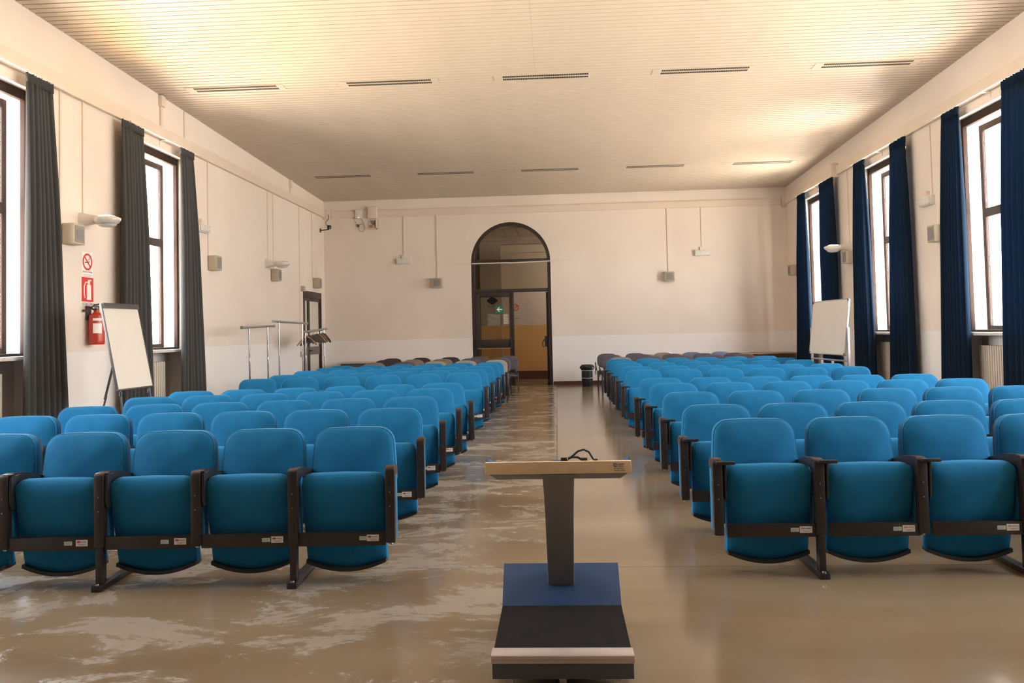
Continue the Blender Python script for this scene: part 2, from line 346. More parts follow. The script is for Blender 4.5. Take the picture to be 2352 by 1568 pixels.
# ------------------------------------------------------------------ windows
def window(idx,X,sg,a,b,rad=True):
    w=struct(thing('window_%d'%idx,None,None))
    d1=X+sg*.10
    def fr(nm,xa,xb,t,tt,z0=Z0,z1=Z1,m=FRAME):
        q=MB(); q.box(xa,xb,a,a+t,z0,z1); q.box(xa,xb,b-t,b,z0,z1); q.box(xa,xb,a+t,b-t,z1-tt,z1); q.box(xa,xb,a+t,b-t,z0,z0+t*.6)
        return q.obj(nm,m,w,bevel=.004)
    fr('outer_frame',d1,d1+sg*.06,.055,.12)
    MB().box(d1+sg*.062,X+sg*(WT-.16),a+.001,a+.02,Z0,Z1-.13).box(d1+sg*.062,X+sg*(WT-.16),b-.02,b-.001,Z0,Z1-.13).obj('jamb_lining',JAMB,w,smooth=False)
    s0=X+sg*.34; s1=X+sg*.39
    q=MB(); A,B=a+.03,b-.03; ZT=Z1-.10
    q.box(s0,s1,A,A+.08,Z0,ZT).box(s0,s1,B-.08,B,Z0,ZT).box(s0,s1,A+.08,B-.08,ZT-.1,ZT).box(s0,s1,A+.08,B-.08,Z0,Z0+.09)
    q.box(s0,s1,A+.08,B-.08,2.93,3.06)
    c=(A+B)/2; q.box(s0,s1,c-.04,c+.04,Z0+.09,2.93).box(s0,s1,c-.04,c+.04,3.06,ZT-.1)
    q.obj('sash_frame',FRAME,w,bevel=.004)
    for (ya,yb) in ((A+.08,c-.04),(c+.04,B-.08)):
        for (za,zb) in ((Z0+.09,2.93),(3.06,ZT-.1)):
            MB().box(X+sg*.362,X+sg*.368,ya+.001,yb-.001,za+.001,zb-.001).obj('pane',GLASS,w,smooth=False)
            g=.012; e=MB(); xx0,xx1=X+sg*.33,X+sg*.339
    st=MB().box(X-sg*.05,X+sg*.27,a-.04 if False else a+.0,b,Z0-.045,Z0).obj('sill',MARB,w,bevel=.006)
    return w
k=1
for a,b in OPL: window(k,XL,-1,a,b); k+=1
for a,b in OPR: window(k,XR,1,a,b); k+=1
# light portals in the openings help the sky light find its way in
for X,sg,ops in ((XL,-1,OPL),(XR,1,OPR)):
    for a,b in ops:
        ld=bpy.data.lights.new('window_portal','AREA'); ld.shape='RECTANGLE'; ld.size=Z1-Z0; ld.size_y=b-a; ld.cycles.is_portal=True
        o=bpy.data.objects.new('window_portal',ld); C.objects.link(o); o['kind']='helper'
        o.location=(X+sg*(WT+.02),(a+b)/2,(Z0+Z1)/2); o.rotation_euler=(0,sg*PI/2,0)

# ------------------------------------------------------------------ corridor behind the arch
yc=24.75; Hc=4.20
cr=struct(thing('trim_4',None,None)); cr.name='trim_1'
q=MB().mat(CW); q.box(-6,4,yc,yc+.15,1.60,Hc+.4).mat(CD).box(-6,4,yc-.004,yc+.15,.24,1.60).mat(SKIRT)
q.box(-6,4,yc-.03,yc+.15,0,.24); q.obj('corridor_wall',None,cr,smooth=False)
q=MB().mat(CPIER).box(-2.25,-1.62,yc-.30,yc-.03,1.6,Hc).mat(CD).box(-2.25,-1.62,yc-.304,yc-.03,.24,1.6).mat(SKIRT).box(-2.25,-1.62,yc-.33,yc-.03,0,.24); q.obj('corridor_pier',None,cr,smooth=False)
q=MB().mat(CW); q.box(-6.1,-6,D+TB,yc+.15,0,Hc+.4).box(4,4.1,D+TB,yc+.15,0,Hc+.4); q.obj('corridor_end',None,cr,smooth=False)
q=MB().mat(CW); q.box(-6,4,D+TB,yc,Hc+.02,Hc+.15); q.obj('corridor_ceiling',None,cr,smooth=False)
for i in range(12):
    x=-3.2+.36*i; MB().box(x,x+.345,D+TB,yc-.35,Hc-.012,Hc+.015).obj('plank',CW,cr,smooth=False)
MB().box(-6,4,yc-.35,yc-.1,Hc-.10,Hc).box(-6,4,yc-.28,yc-.03,Hc-.2,Hc-.1).obj('cornice',CPIER,cr,smooth=False)
q=MB(); n=16
for i in range(n):
    x0=-3.0+5.0*i/n; x1=-3.0+5.0*(i+1)/n
    f=lambda x: 3.15+.62*math.sqrt(max(0,1-((x+.5)/2.5)**2))
    q.prism([(x0,f(x0)),(x1,f(x1)),(x1,Hc-.2),(x0,Hc-.2)],'y',yc-.06,yc-.0)
q.obj('corridor_arch',CW,cr,smooth=False,fix=True)
ld=bpy.data.lights.new('corridor_fill','AREA'); ld.energy=62; ld.size=.6; ld.color=(1,.90,.78)  # unseen fill light added to lift the dim corridor, no fixture there
lo=bpy.data.objects.new('corridor_fill',ld); C.objects.link(lo); lo.location=(1.6,23.1,3.95); lo.rotation_euler=(.25,.75,0); lo['kind']='helper'

# ------------------------------------------------------------------ door_1 : arched glazed door in the back wall
d=struct(thing('door_1',None,None)); y0,y1=D+.05,D+.12
q=MB(); T=.085; n=32
def arcp(r,i): a=PI-PI*i/n; return (cx+r*math.cos(a),zs+r*math.sin(a))
for i in range(n):
    a,b,c_,e=arcp(R,i),arcp(R,i+1),arcp(R-T,i+1),arcp(R-T,i)
    q.prism([a,b,c_,e],'y',y0-.03,y1)
q.box(dx0,dx0+T,y0-.03,y1,0,zs).box(dx1-T,dx1,y0-.03,y1,0,zs)
q.obj('frame',FRAME2,d,smooth=False,fix=True)
MB().box(dx0+T,dx1-T,y0,y1,zs-.03,zs+.07).obj('transom_bar',FRAME2,d,bevel=.004)
MB().box(dx0+T,dx1-T,y0,y1,2.45,2.54).obj('transom_bar',FRAME2,d,bevel=.004)
q=MB(); pl=[arcp(R-T,i) for i in range(n+1)]; pl=[(x,max(z,zs+.07)) for x,z in pl]
q.prism(pl,'y',D+.083,D+.089); q.obj('pane',DGLASS,d,smooth=False,fix=True)
MB().box(dx0+T,dx1-T,D+.083,D+.089,2.54,zs-.03).obj('pane',DGLASS,d,smooth=False)
xm=-1.165
lf=MB(); la,lb=dx0+T,xm
lf.box(la,la+.115,y0+.005,y1-.005,0.01,2.45).box(lb-.09,lb,y0+.005,y1-.005,.01,2.45).box(la+.115,lb-.09,y0+.005,y1-.005,2.33,2.45).box(la+.115,lb-.09,y0+.005,y1-.005,.98,1.22).box(la+.115,lb-.09,y0+.005,y1-.005,.01,.2)
lf=lf.obj('door_leaf',FRAME2,d,bevel=.004)
MB().box(la+.115,lb-.09,D+.083,D+.089,1.22,2.33).obj('pane',DGLASS,lf,smooth=False)
MB().box(la+.115,lb-.09,D+.083,D+.089,.2,.98).obj('pane',DGLASS,lf,smooth=False)
q=MB().mat(BRASS); q.tube([(la+.02,D-.035,.985),(lb-.03,D-.035,.985)],.013,8).mat(BLACK).box(la,la+.05,D-.05,D+.055,.96,1.24).box(lb-.06,lb-.01,D-.05,D+.055,.96,1.24); q.obj('panic_bar',None,lf)
MB().box(xm-.02,xm+.035,y0-.015,y1,0,2.45).obj('mullion',FRAME2,d,bevel=.004)
rl=MB().box(dx1-T-.055,dx1-T,D+.13,D+1.02,.01,.14).box(dx1-T-.055,dx1-T,D+.13,D+.24,.14,2.40).box(dx1-T-.055,dx1-T,D+.92,D+1.02,.14,2.40).box(dx1-T-.055,dx1-T,D+.13,D+1.02,2.40,2.44).box(dx1-T-.055,dx1-T,D+.24,D+.92,.98,1.2).obj('open_door_leaf',FRAME2,d,bevel=.004)
MB().box(dx1-T-.03,dx1-T-.025,D+.24,D+.92,1.2,2.4).obj('pane',DGLASS,rl,smooth=False)
MB().box(dx1-T-.03,dx1-T-.025,D+.24,D+.92,.14,.98).obj('pane',DGLASS,rl,smooth=False)
q=MB(); q.box(dx1-T-.11,dx1-T-.05,D+.10,D+.2,1.0,1.28); xx=dx1-T
q.tube([(xx-.11,D+.12,1.2),(xx-.16,D+.12,1.13),(xx-.175,D+.12,1.05),(xx-.13,D+.12,.99)],.014,6); q.obj('panic_latch',BLACK,rl)
# roller bar and its wire across the arch
t=thing('roller_bar','pale horizontal rod and thin wire across the arched doorway','rod',(cx,D,3.25))
MB().tube([(-1.02,-.05,-.028),(-.1,-.05,-.028),(0,-.05,-.035),(1.05,-.05,-.01)],.017,8).obj('rod',WPL,t)
MB().tube([(-1.62,-.012,-.035),(-1.0,-.03,-.03),(1.0,-.03,-.01),(1.6,-.012,.02)],.002,4).obj('wire',BEIGE,t)
# stickers on the glass
def rotback(loc): return Matrix.Translation(loc)@Matrix.Rotation(PI/2,4,'X')
gx=la+.115
t=thing('cloud_sticker','black cloud-shaped sticker with mirrored ZONE on the door glass','sticker',(-1.70,D+.079,2.24))
q=MB(); pts=[]
for i in range(48):
    a=2*PI*i/48; rr=.115*(1+.10*math.cos(4*a))
    pts.append((rr*1.12*math.cos(a),rr*.80*math.sin(a)+.0))
q.prism(pts,'y',0,.002); q.obj('cloud_print',TREAD,t,smooth=False,fix=True)
text('ZONE','lettering',.085,BLACK,t,rotback((0.0,0,-.155))@Matrix.Scale(-1,4,(1,0,0)))
t=thing('exit_sign','green square sign with white left-pointing arrow on door glass','sign',(-1.515,D+.077,2.005))
MB().box(-.105,.105,0,.003,-.105,.105).obj('plate',SIGNG,t,smooth=False)
q=MB().prism([(-.075,0),(-.01,.062),(.015,.062),(-.025,.014),(.075,.014),(.075,-.014),(-.025,-.014),(.015,-.062),(-.01,-.062)],'y',-.002,0); q.obj('arrow',SIGNW,t,smooth=False,fix=True)
NOTE=mat('faded_paper',(.17,.14,.11),.7,noise=.25,scale=12)
t=tag(MB().box(-1.83,-1.66,D+.078,D+.080,1.58,1.90).box(-1.655,-1.50,D+.078,D+.080,1.58,1.88).obj('paper_notice',NOTE,None,smooth=False),'faded paper notices taped to the left door leaf glass','notice')
t=tag(MB().mat(CW).box(-1.41,-1.24,D+.078,D+.080,1.62,1.88).mat(STT).box(-1.39,-1.26,D+.0765,D+.078,1.80,1.81).box(-1.39,-1.26,D+.0765,D+.078,1.74,1.748).box(-1.39,-1.3,D+.0765,D+.078,1.68,1.688).obj('white_notice',None,None,smooth=False),'white paper notice at the right edge of the left door leaf','notice')
def ring(m,c,r0,r1,axis,t0,t1,n=28):
    for i in range(n):
        a0,a1=2*PI*i/n,2*PI*(i+1)/n
        m.prism([(c[0]+r0*math.cos(a0),c[1]+r0*math.sin(a0)),(c[0]+r1*math.cos(a0),c[1]+r1*math.sin(a0)),(c[0]+r1*math.cos(a1),c[1]+r1*math.sin(a1)),(c[0]+r0*math.cos(a1),c[1]+r0*math.sin(a1))],axis,t0,t1)
t=thing('no_smoking_sign','small round red no smoking sign on the corridor wall beyond','sign',(-1.23,yc-.006,2.13))
MB().box(-.12,.12,-.003,0,-.32,.13).obj('plate',CW,t,smooth=False)
q=MB(); ring(q,(0,0),.075,.1,'y',-.006,-.003,20); q.add([(-.07,-.006,-.055),(-.055,-.006,-.07),(.07,-.006,.055),(.055,-.006,.07)],[(0,1,2,3)]); q.obj('red_ring',SIGNR,t,smooth=False,fix=True)

# ------------------------------------------------------------------ door_2 in the left wall
d=struct(thing('door_2',None,None)); a,b=DOL; X=XL
q=MB(); q.box(X-.08,X+.012,a,a+.09,0,2.53).box(X-.08,X+.012,b-.09,b,0,2.53).box(X-.08,X+.012,a+.09,b-.09,2.37,2.53).obj('frame',FRAME2,d,bevel=.004)
ym=a+.47
def leaf(nm,ya,yb):
    l=MB().box(X-.06,X-.005,ya,ya+.085,.01,2.37).box(X-.06,X-.005,yb-.085,yb,.01,2.37).box(X-.06,X-.005,ya+.085,yb-.085,2.29,2.37).box(X-.06,X-.005,ya+.085,yb-.085,.01,.12).obj(nm,FRAME2,d,bevel=.003)
    MB().box(X-.055,X-.006,ya+.085,yb-.085,.95,1.15).obj('mid_rail',mat('mid_rail_grey',(.13,.10,.09),.45,bump=.02),l,smooth=False)
    MB().box(X-.035,X-.028,ya+.085,yb-.085,1.15,2.29).obj('pane',FROST,l,smooth=False)
    MB().box(X-.035,X-.028,ya+.085,yb-.085,.12,.95).obj('pane',FROST,l,smooth=False)
    return l
leaf('narrow_leaf',a+.09,ym); l=leaf('door_leaf',ym,b-.09)
MB().tube([(X-.005,ym+.05,1.05),(X+.05,ym+.05,1.05),(X+.055,ym+.17,1.05)],.011,6).obj('door_handle',BLACK,l)

# ------------------------------------------------------------------ cable trunking, conduits
tz0,tz1=4.545,4.735
def trunk(name,label,f): return tag(f.obj(name,TRUNK,None,smooth=False),label,'cable duct')
trunk('cable_trunking','cream cable trunking running along the top of the left wall',MB().box(XL+.001,XL+.06,YF+.01,D-.13,tz0,tz1).box(XL+.06,XL+.064,YF+.01,D-.13,tz0,tz0+.012))
trunk('cable_trunking','cream cable trunking running along the top of the right wall',MB().box(XR-.06,XR-.001,YF+.01,D-.13,tz0,tz1).box(XR-.064,XR-.06,YF+.01,D-.13,tz0,tz0+.012))
q=MB().box(XL+.21,XR-.13,D-.045,D-.001,tz0-.01,tz1-.03)
for x in (-3.6,-1.15,1.3,3.7): q.box(x,x+.012,D-.048,D-.001,tz0-.012,tz1-.028)
trunk('cable_trunking','cream cable trunking running along the top of the back wall',q)
CG='thin vertical conduits dropping from the trunking'
def cond(side,p,z0,z1,label,w=.026):
    if side=='b': m=MB().box(p-w/2,p+w/2,D-.018,D,z0,z1)
    else:
        X,sg=(XL,1) if side=='l' else (XR,-1); m=MB().box(X,X+sg*.018,p-w/2,p+w/2,z0,z1)
    tag(m.obj('conduit',TRUNK,None,smooth=False),label,'conduit',CG)
cond('l',9.99,2.88,tz0,'conduit down to the speaker beside the nearest left curtain')
cond('l',10.49,3.08,tz0,'conduit down to the left wall uplight by the fire signs')
cond('l',14.39,2.87,tz0,'conduit beside the left emergency light, above a wall speaker')
cond('l',17.44,3.05,tz0,'nearer of two conduits above the far left uplight')
cond('l',17.78,2.87,tz0,'farther of two conduits behind the far left uplight')
cond('l',19.62,1.05,tz0,'long conduit beside the brown left door, down to the switch')
cond('l',20.66,2.87,tz0,'conduit above the left door, down to its speaker')
cond('r',13.43,3.42,tz0,'conduit above the emergency light on the right wall')
cond('r',17.2,3.05,tz0,'conduit above the right wall uplight')
cond('b',-4.01,3.45,tz0-.01,'conduit above the left emergency light on the back wall')
cond('b',-3.13,2.85,tz0-.01,'long conduit above the left speaker on the back wall')
cond('b',2.92,2.85,tz0-.01,'long conduit above the right speaker on the back wall')
cond('b',3.80,3.45,tz0-.01,'conduit above the right emergency light on the back wall')
cond('l',13.48,tz1,zc(13.48)-.01,'short conduit from left trunking up to the ceiling, middle one',.04)
def riser(y,label,w=.07):
    t=thing('conduit_riser',label,'conduit',(XL,y,tz1),0,'risers from the left trunking to the ceiling'); h=zc(y)-tz1-.01
    MB().box(0,.03,-w/2,w/2,0,h).obj('channel',TRUNK,t,smooth=False); MB().box(0,.06,-w*.9,w*.9,h-.17,h).obj('box',TRUNK,t,bevel=.004)
riser(12.65,'cream riser with a box at the ceiling, nearest on left wall'); riser(18.98,'cream riser with a box at the ceiling, far on left wall',.06)
tag(MB().box(XR-.16,XR-.0,17.7,17.88,4.50,4.80).obj('junction_box',TRUNK,None,bevel=.006),'cream junction box on the right wall trunking','box')
tag(MB().box(XL+.005,XL+.2,D-.12,D,4.50,4.74).obj('junction_box',TRUNK,None,bevel=.006),'cream trunking elbow box in the left back corner','box')
tag(MB().box(XR-.12,XR-.005,D-.12,D,4.49,4.74).obj('junction_box',TRUNK,None,bevel=.006),'cream trunking elbow box in the right back corner','box')
tag(MB().box(-4.93,-4.70,D-.14,D,4.49,4.79).obj('junction_box',TRUNK,None,bevel=.006),'closed cream junction box on the back wall trunking','box')
t=thing('open_junction_box','open cable box with exposed wires under the closed junction box','box',(-4.82,D,4.33))
MB().box(-.12,.12,-.03,0,-.12,.13).box(.09,.12,-.1,0,-.12,.13).box(-.12,.12,-.1,0,-.12,-.10).obj('housing',TRUNK,t,bevel=.003)
q=MB()
for i in range(5): q.tube([(-.08+.03*i,-.05,.11),(-.03+.02*i,-.07,.03),(.05,-.05,-.02+.02*i)],.005,5)
q.obj('wires',GREYK,t); MB().box(-.09,-.02,-.06,-.03,-.08,0).obj('terminal',WOOD,t,smooth=False)
t=thing('wireless_access_point','white network box with green light and hanging cable loop','access point',(-5.19,D,4.62))
MB().box(-.09,.09,-.10,0,-.12,.11).obj('case',WPL,t,bevel=.008)
MB().box(-.012,.016,-.104,-.10,-.10,-.085).obj('status_light',emit_mat('green_led',(.4,.9,.1),2.0),t,smooth=False)
q=MB(); q.tube([(.05,-.03,-.12),(.12,-.03,-.25),(.15,-.03,-.38),(.09,-.03,-.47),(.01,-.03,-.45),(-.02,-.03,-.36),(.02,-.03,-.27),(.09,-.03,-.26)],.005,5).tube([(-.17,-.03,-.05),(-.09,-.03,-.22),(-.02,-.03,-.36)],.004,5).box(-.06,-.01,-.05,-.01,-.33,-.27)
q.obj('cable',GREYK,t)
t=thing('security_camera','small black camera on an arm in the left back corner','camera',(XL,21.45,4.18))
MB().tube([(0,0,0),(.24,0,.02)],.012,8).box(0,.02,-.04,.04,-.05,.05).obj('arm',BLACK,t); MB().lathe([(0.01,-.05),(.05,-.05),(.055,0),(.05,.05),(.01,.05)],(.24,0,.08),16).obj('body',BLACK,t)
MB().tube([(.24,0,.1),(.16,.02,.14),(.14,.04,.22),(.22,.06,.32),(.20,.1,.42)],.008,6).obj('cable',BLACK,t)
tag(MB().box(XL+.001,XL+.09,19.72,19.83,2.50,2.63).obj('door_contact_box',BEIGE,None,bevel=.005),'small cream box at the top corner of the left door','box')
tag(MB().box(XL+.001,XL+.05,19.6,19.73,.93,1.05).obj('light_switch',BEIGE,None,bevel=.004),'cream switch box on left wall beside the brown door','switch')

# speakers
def speaker(x,y,z,rz,label):
    t=thing('wall_speaker',label,'speaker',(x,y,z),rz,'small beige wall speakers')   # local: wall plane y=0, front -y
    MB().box(-.125,.125,-.15,0,-.13,.13).obj('case',BEIGE,t,bevel=.008)
    MB().box(-.10,.10,-.156,-.15,-.105,.105).obj('grille',GRILL,t,bevel=.002)
    q=MB(); q.prism([(.075*math.cos(2*PI*i/20),.075*math.sin(2*PI*i/20)) for i in range(20)],'y',-.160,-.156); q.obj('cone',STT,t,smooth=False,fix=True)
lz=-PI/2; rzr=PI/2   # rotate so that local -y points to +x (left wall) / -x (right wall)
LW,RW=PI/2,-PI/2
speaker(XL+.012,10.15,2.76,LW,'beige wall speaker beside the nearest left curtain')
speaker(XL+.012,14.5,2.75,LW,'beige wall speaker on left wall just past the second window curtain')
speaker(XL+.012,17.75,2.755,LW,'beige wall speaker under the far left uplight')
speaker(XL+.012,20.85,2.76,LW,'beige wall speaker above the brown left door')
speaker(-3.12,D-.012,2.74,0,'beige speaker on the back wall left of the arch')
speaker(2.93,D-.012,2.75,0,'beige speaker on the back wall right of the arch')
speaker(XR-.012,13.2,2.78,RW,'beige wall speaker half behind the nearer right curtain')
speaker(XR-.012,17.1,2.76,RW,'beige wall speaker under the right wall uplight')
speaker(XR-.012,21.1,2.79,RW,'beige wall speaker in the right back corner')
def emlight(x,y,z,rz,label):
    t=thing('emergency_light',label,'light',(x,y,z),rz,'rectangular emergency lights on the walls')
    MB().box(-.205,.205,-.07,0,-.075,.075).obj('case',WPL,t,bevel=.008); MB().box(-.19,.19,-.095,-.07,-.06,.06).obj('diffuser',LENS,t,bevel=.006)
    MB().box(-.06,.04,-.05,0,.075,.16).obj('connector',TRUNK,t,bevel=.003)
    q=MB()
    for i in range(3): q.box(-.16+.12*i,-.07+.12*i,-.098,-.095,-.008,.008)
    q.obj('lamp_tube',WPL,t,smooth=False)
emlight(XL,14.10,3.33,LW,'cream emergency light on left wall, partly behind a curtain')
emlight(-4.01,D,3.34,0,'cream emergency light on back wall left of arch')
emlight(3.80,D,3.34,0,'cream emergency light on back wall right of arch')
emlight(XR,13.57,3.34,RW,'cream emergency light on the right wall between curtains')
# arm uplights
def uplight(x,y,z,rz,label,power,color):
    t=thing('wall_uplight',label,'lamp',(x,y,z),rz,'arm uplights on the side walls')
    q=MB(); 
    secs=[(0,.085,.088,0),(-.02,.085,.088,0),(-.10,.075,.07,.0),(-.18,.075,.055,-.005),(-.27,.09,.05,-.01)]
    R=[]
    for (yy,w,h,dz) in secs: R.append([(w*math.cos(2*PI*i/16)*(1 if abs(math.cos(2*PI*i/16))<.9 else 1),yy,dz+h*(max(-1,min(1,1.3*math.sin(2*PI*i/16))))) for i in range(16)])
    q.rings(R[::-1]); q.obj('arm',WPL,t,fix=True)
    q=MB(); R=[]
    for (yy,w,h) in [(-.19,.06,.05),(-.23,.11,.072),(-.30,.135,.08),(-.40,.135,.078),(-.47,.10,.062),(-.52,.03,.025)]:
        R.append([(w*math.cos(2*PI*i/20),yy,h*math.sin(2*PI*i/20)*(.55 if math.sin(2*PI*i/20)>0 else 1)-.005) for i in range(20)])
    q.rings(R); q.obj('lamp_head',WPL,t,fix=True)
    q=MB(); R=[]
    for (s,dz) in [(1,0),(.9,-.018),(.6,-.032),(.15,-.038)]: R.append([(.095*s*math.cos(2*PI*i/20),-.35+.12*s*math.sin(2*PI*i/20),-.072+dz) for i in range(20)])
    q.rings(R); q.obj('lens',LENS,t,fix=True)
    if power:
        q=MB(); q.box(-.08,.08,-.42,-.27,.034,.042); q.obj('lamp_glass',emit_mat('uplight_glow',color,6),t,smooth=False)
        ld=bpy.data.lights.new('uplight_beam','SPOT'); ld.energy=power; ld.color=color; ld.spot_size=math.radians(96); ld.spot_blend=1.0; ld.shadow_soft_size=.08
        o=bpy.data.objects.new('uplight_beam',ld); C.objects.link(o); o.parent=t; o.location=(0,-.35,.07); o.rotation_euler=(PI+.66,0,0); o['kind']='helper'
WARM=(1,.72,.38)
uplight(XL,10.47,2.99,LW,'white arm uplight on left wall above the fire signs',520,WARM)
uplight(XL,17.35,2.98,LW,'white arm uplight on left wall above the coat rails',0,WARM)
uplight(XR,17.2,2.98,RW,'white arm uplight on right wall between curtains',130,(1,.86,.68))
uplight(XR,9.7,2.98,RW,'white arm uplight on right wall nearest the camera',40,(1,.86,.68))

# ------------------------------------------------------------------ radiators
def radiator(X,sg,ya,yb,label):
    t=thing('radiator',label,'radiator',(X,(ya+yb)/2,0),0,'column radiators under the windows')
    n=int((yb-ya)/.062); me=MB()
    xa,xb=X+sg*.10,X+sg*.20
    me.box(xa-X,xb-X,-.019,.019,.12,1.06); fin=me.mesh('fin',CREAM,bevel=.009)
    for i in range(n): link('fin',fin,t,(0,(i-(n-1)/2)*.062,0))
    MB().tube([(sg*.15,-(n/2)*.062,.18),(sg*.15,(n/2)*.062,.18)],.02,8).tube([(sg*.15,-(n/2)*.062,1.0),(sg*.15,(n/2)*.062,1.0)],.02,8).box(sg*.19,sg*.268,-.3,-.27,.95,.98).box(sg*.19,sg*.268,.27,.3,.95,.98).tube([(sg*.15,n/2*.062-.06,.12),(sg*.15,n/2*.062-.06,0)],.012,6).obj('header_pipe',CREAM,t)
radiator(XL,-1,11.92,13.0,'cream column radiator under the farther left window')
radiator(XL,-1,7.7,9.1,'cream column radiator under the nearest left window')
radiator(XR,1,10.85,12.45,'cream column radiator under the nearest right window')
radiator(XR,1,14.7,16.1,'cream column radiator under the middle right window')
radiator(XR,1,18.4,19.9,'cream column radiator under the farthest right window')

# ------------------------------------------------------------------ curtains
def curtain(X,sg,yt,yb,m,label,seed,zt=4.50,nf=7,sweep=0):
    rnd=random.Random(seed); t=thing('curtain',label,'curtain',(X,0,0),0,'curtains beside the tall windows')
    NU=nf*10; NV=26; rows=[]
    ph=[rnd.uniform(-.4,.4) for _ in range(nf+1)]; am=[rnd.uniform(.7,1.25) for _ in range(nf+1)]
    for j in range(NV+1):
        v=j/NV; z=zt-.10-(zt-.13)*v
        if j==0: z=zt-.10
        e=min(1,v*3)**.8
        a0=yt[0]+(yb[0]-yt[0])*v**1.0; a1=yt[1]+(yb[1]-yt[1])*v
        row=[]
        for i in range(NU+1):
            u=i/NU; f=u*nf; k=int(min(f,nf-1e-6)); am_=am[k]*(1-(f-k))+am[k+1]*(f-k)
            p=ph[k]*(1-(f-k))+ph[k+1]*(f-k)
            y=a0+(a1-a0)*u+.012*math.sin(5*v+seed+7*u)*v
            x=(.020+.040*e)*am_*math.sin(2*PI*f+p*e)+.01*math.sin(3*v+k)
            row.append((x,y,z))
        rows.append(row)
    q=MB(); W_=NU+1
    q.add([p for r in rows for p in r],[(j*W_+i,j*W_+i+1,(j+1)*W_+i+1,(j+1)*W_+i) for j in range(NV) for i in range(NU)])
    o=q.obj('fabric',m,t); o.modifiers.new('thickness','SOLIDIFY').thickness=.004; 
    o.data.set_sharp_from_angle(angle=3.1)
    q=MB(); rows=[]
    for z in (zt,zt-.03,zt-.11):
        rows.append([((.022)*math.sin(2*PI*nf*2*i/NU)+(.0),yt[0]+(yt[1]-yt[0])*i/NU,z+.006*math.sin(i*.9)) for i in range(NU+1)])
    q.add([p for r in rows for p in r],[(j*W_+i,j*W_+i+1,(j+1)*W_+i+1,(j+1)*W_+i) for j in range(2) for i in range(NU)])
    o=q.obj('pleated_header',m,t); o.modifiers.new('thickness','SOLIDIFY').thickness=.005; o.data.set_sharp_from_angle(angle=3.1)
cl=XL+.155; crr=XR-.155
curtain(cl,1,(9.10,9.62),(9.06,9.93),CFLARE,'flare-greyed curtain at the far side of the nearest left window',1)
curtain(cl,1,(11.2,11.82),(11.18,12.05),CFLARE,'flare-greyed curtain at near side of farther left window, behind flipchart',2)
curtain(cl,1,(13.0,13.5),(12.98,13.9),CFLARE,'flare-greyed curtain at the far side of the farther left window',3)
curtain(cl,1,(6.95,7.6),(6.9,7.8),CFLARE,'flare-greyed curtain at the near side of the nearest left window',11)
curtain(crr,-1,(12.2,12.68),(12.2,12.99),NAVY,'navy curtain at far side of the nearest right window',4)
curtain(crr,-1,(10.2,11.0),(10.2,11.25),NAVY,'navy curtain at near side of the nearest right window, frame edge',5)
curtain(crr,-1,(15.88,16.4),(15.76,16.68),NAVY,'navy curtain at far side of middle right window, flaring at hem',6)
curtain(crr,-1,(14.04,14.63),(13.99,15.0),NAVY,'navy curtain at near side of the middle right window',7)
curtain(crr,-1,(19.65,20.2),(19.6,20.68),NAVY,'navy curtain at far side of the farthest right window',8)
curtain(crr,-1,(17.68,18.53),(17.74,18.6),NAVY,'navy curtain behind the right whiteboard, near side of farthest window',9)
for X,sg,sd,ops in ((cl,1,'left',OPL[:2]),(crr,-1,'right',OPR[:3])):
    nm=(['farther','nearest'] if sd=='left' else ['farthest','middle','nearest'])
    for (a,b),n_ in zip(ops,nm):
        t=thing('curtain_rail','white curtain rail above the %s %s window'%(n_,sd),'rail',(X-sg*.0,(a+b)/2,4.515),0,'curtain rails above the windows'); h=(b-a)/2+.35
        MB().box(-.012,.012,-h,h,-.003,.02).obj('rail',WPL,t,smooth=False)
        for yy in (-h+.4,0,h-.4): MB().box(min(-sg*.15,0),max(-sg*.15,0),yy-.012,yy+.012,.0,.012).box(-sg*.15-.004,-sg*.15+.004,yy-.012,yy+.012,-.06,.012).obj('bracket',WPL,t,smooth=False)

# ------------------------------------------------------------------ tip-up seats
def outline(wt,wb,z0,z1,r,arc=0,rb=.03,n=8):
    """closed outline (x,z), counter clockwise from bottom left; wt/wb widths at top/bottom"""
    P_=[]
    # bottom
    if arc:
        for i in range(13):
            u=-1+2*i/12; P_.append((u*wb/2,z0+arc*u*u))
    else:
        P_+=[(-wb/2+rb,z0),(0,z0),(wb/2-rb,z0),(wb/2,z0+rb)]
    ht=wt/2
    P_.append((wb/2+(ht-wb/2)*.5,(z0+z1)/2))
    for i in range(n+1):
        a=PI/2*i/n; P_.append((ht-r+r*math.cos(a),z1-r+r*math.sin(a)))
    P_.append((0,z1+.004))
    for i in range(n+1):
        a=PI/2+PI/2*i/n; P_.append((-ht+r+r*math.cos(a),z1-r+r*math.sin(a)))
    P_.append((-wb/2-(ht-wb/2)*.5,(z0+z1)/2))
    if not arc: P_.append((-wb/2,z0+rb))
    return P_
def resample(P_,n):
    L=[0]; m=len(P_)
    for i in range(m): a,b=P_[i],P_[(i+1)%m]; L.append(L[-1]+math.hypot(b[0]-a[0],b[1]-a[1]))
    out=[];j=0
    for k in range(n):
        s=L[-1]*k/n
        while L[j+1]<s: j+=1
        t=(s-L[j])/(L[j+1]-L[j]+1e-9); a,b=P_[j],P_[(j+1)%m]; out.append((a[0]+(b[0]-a[0])*t,a[1]+(b[1]-a[1])*t))
    return out
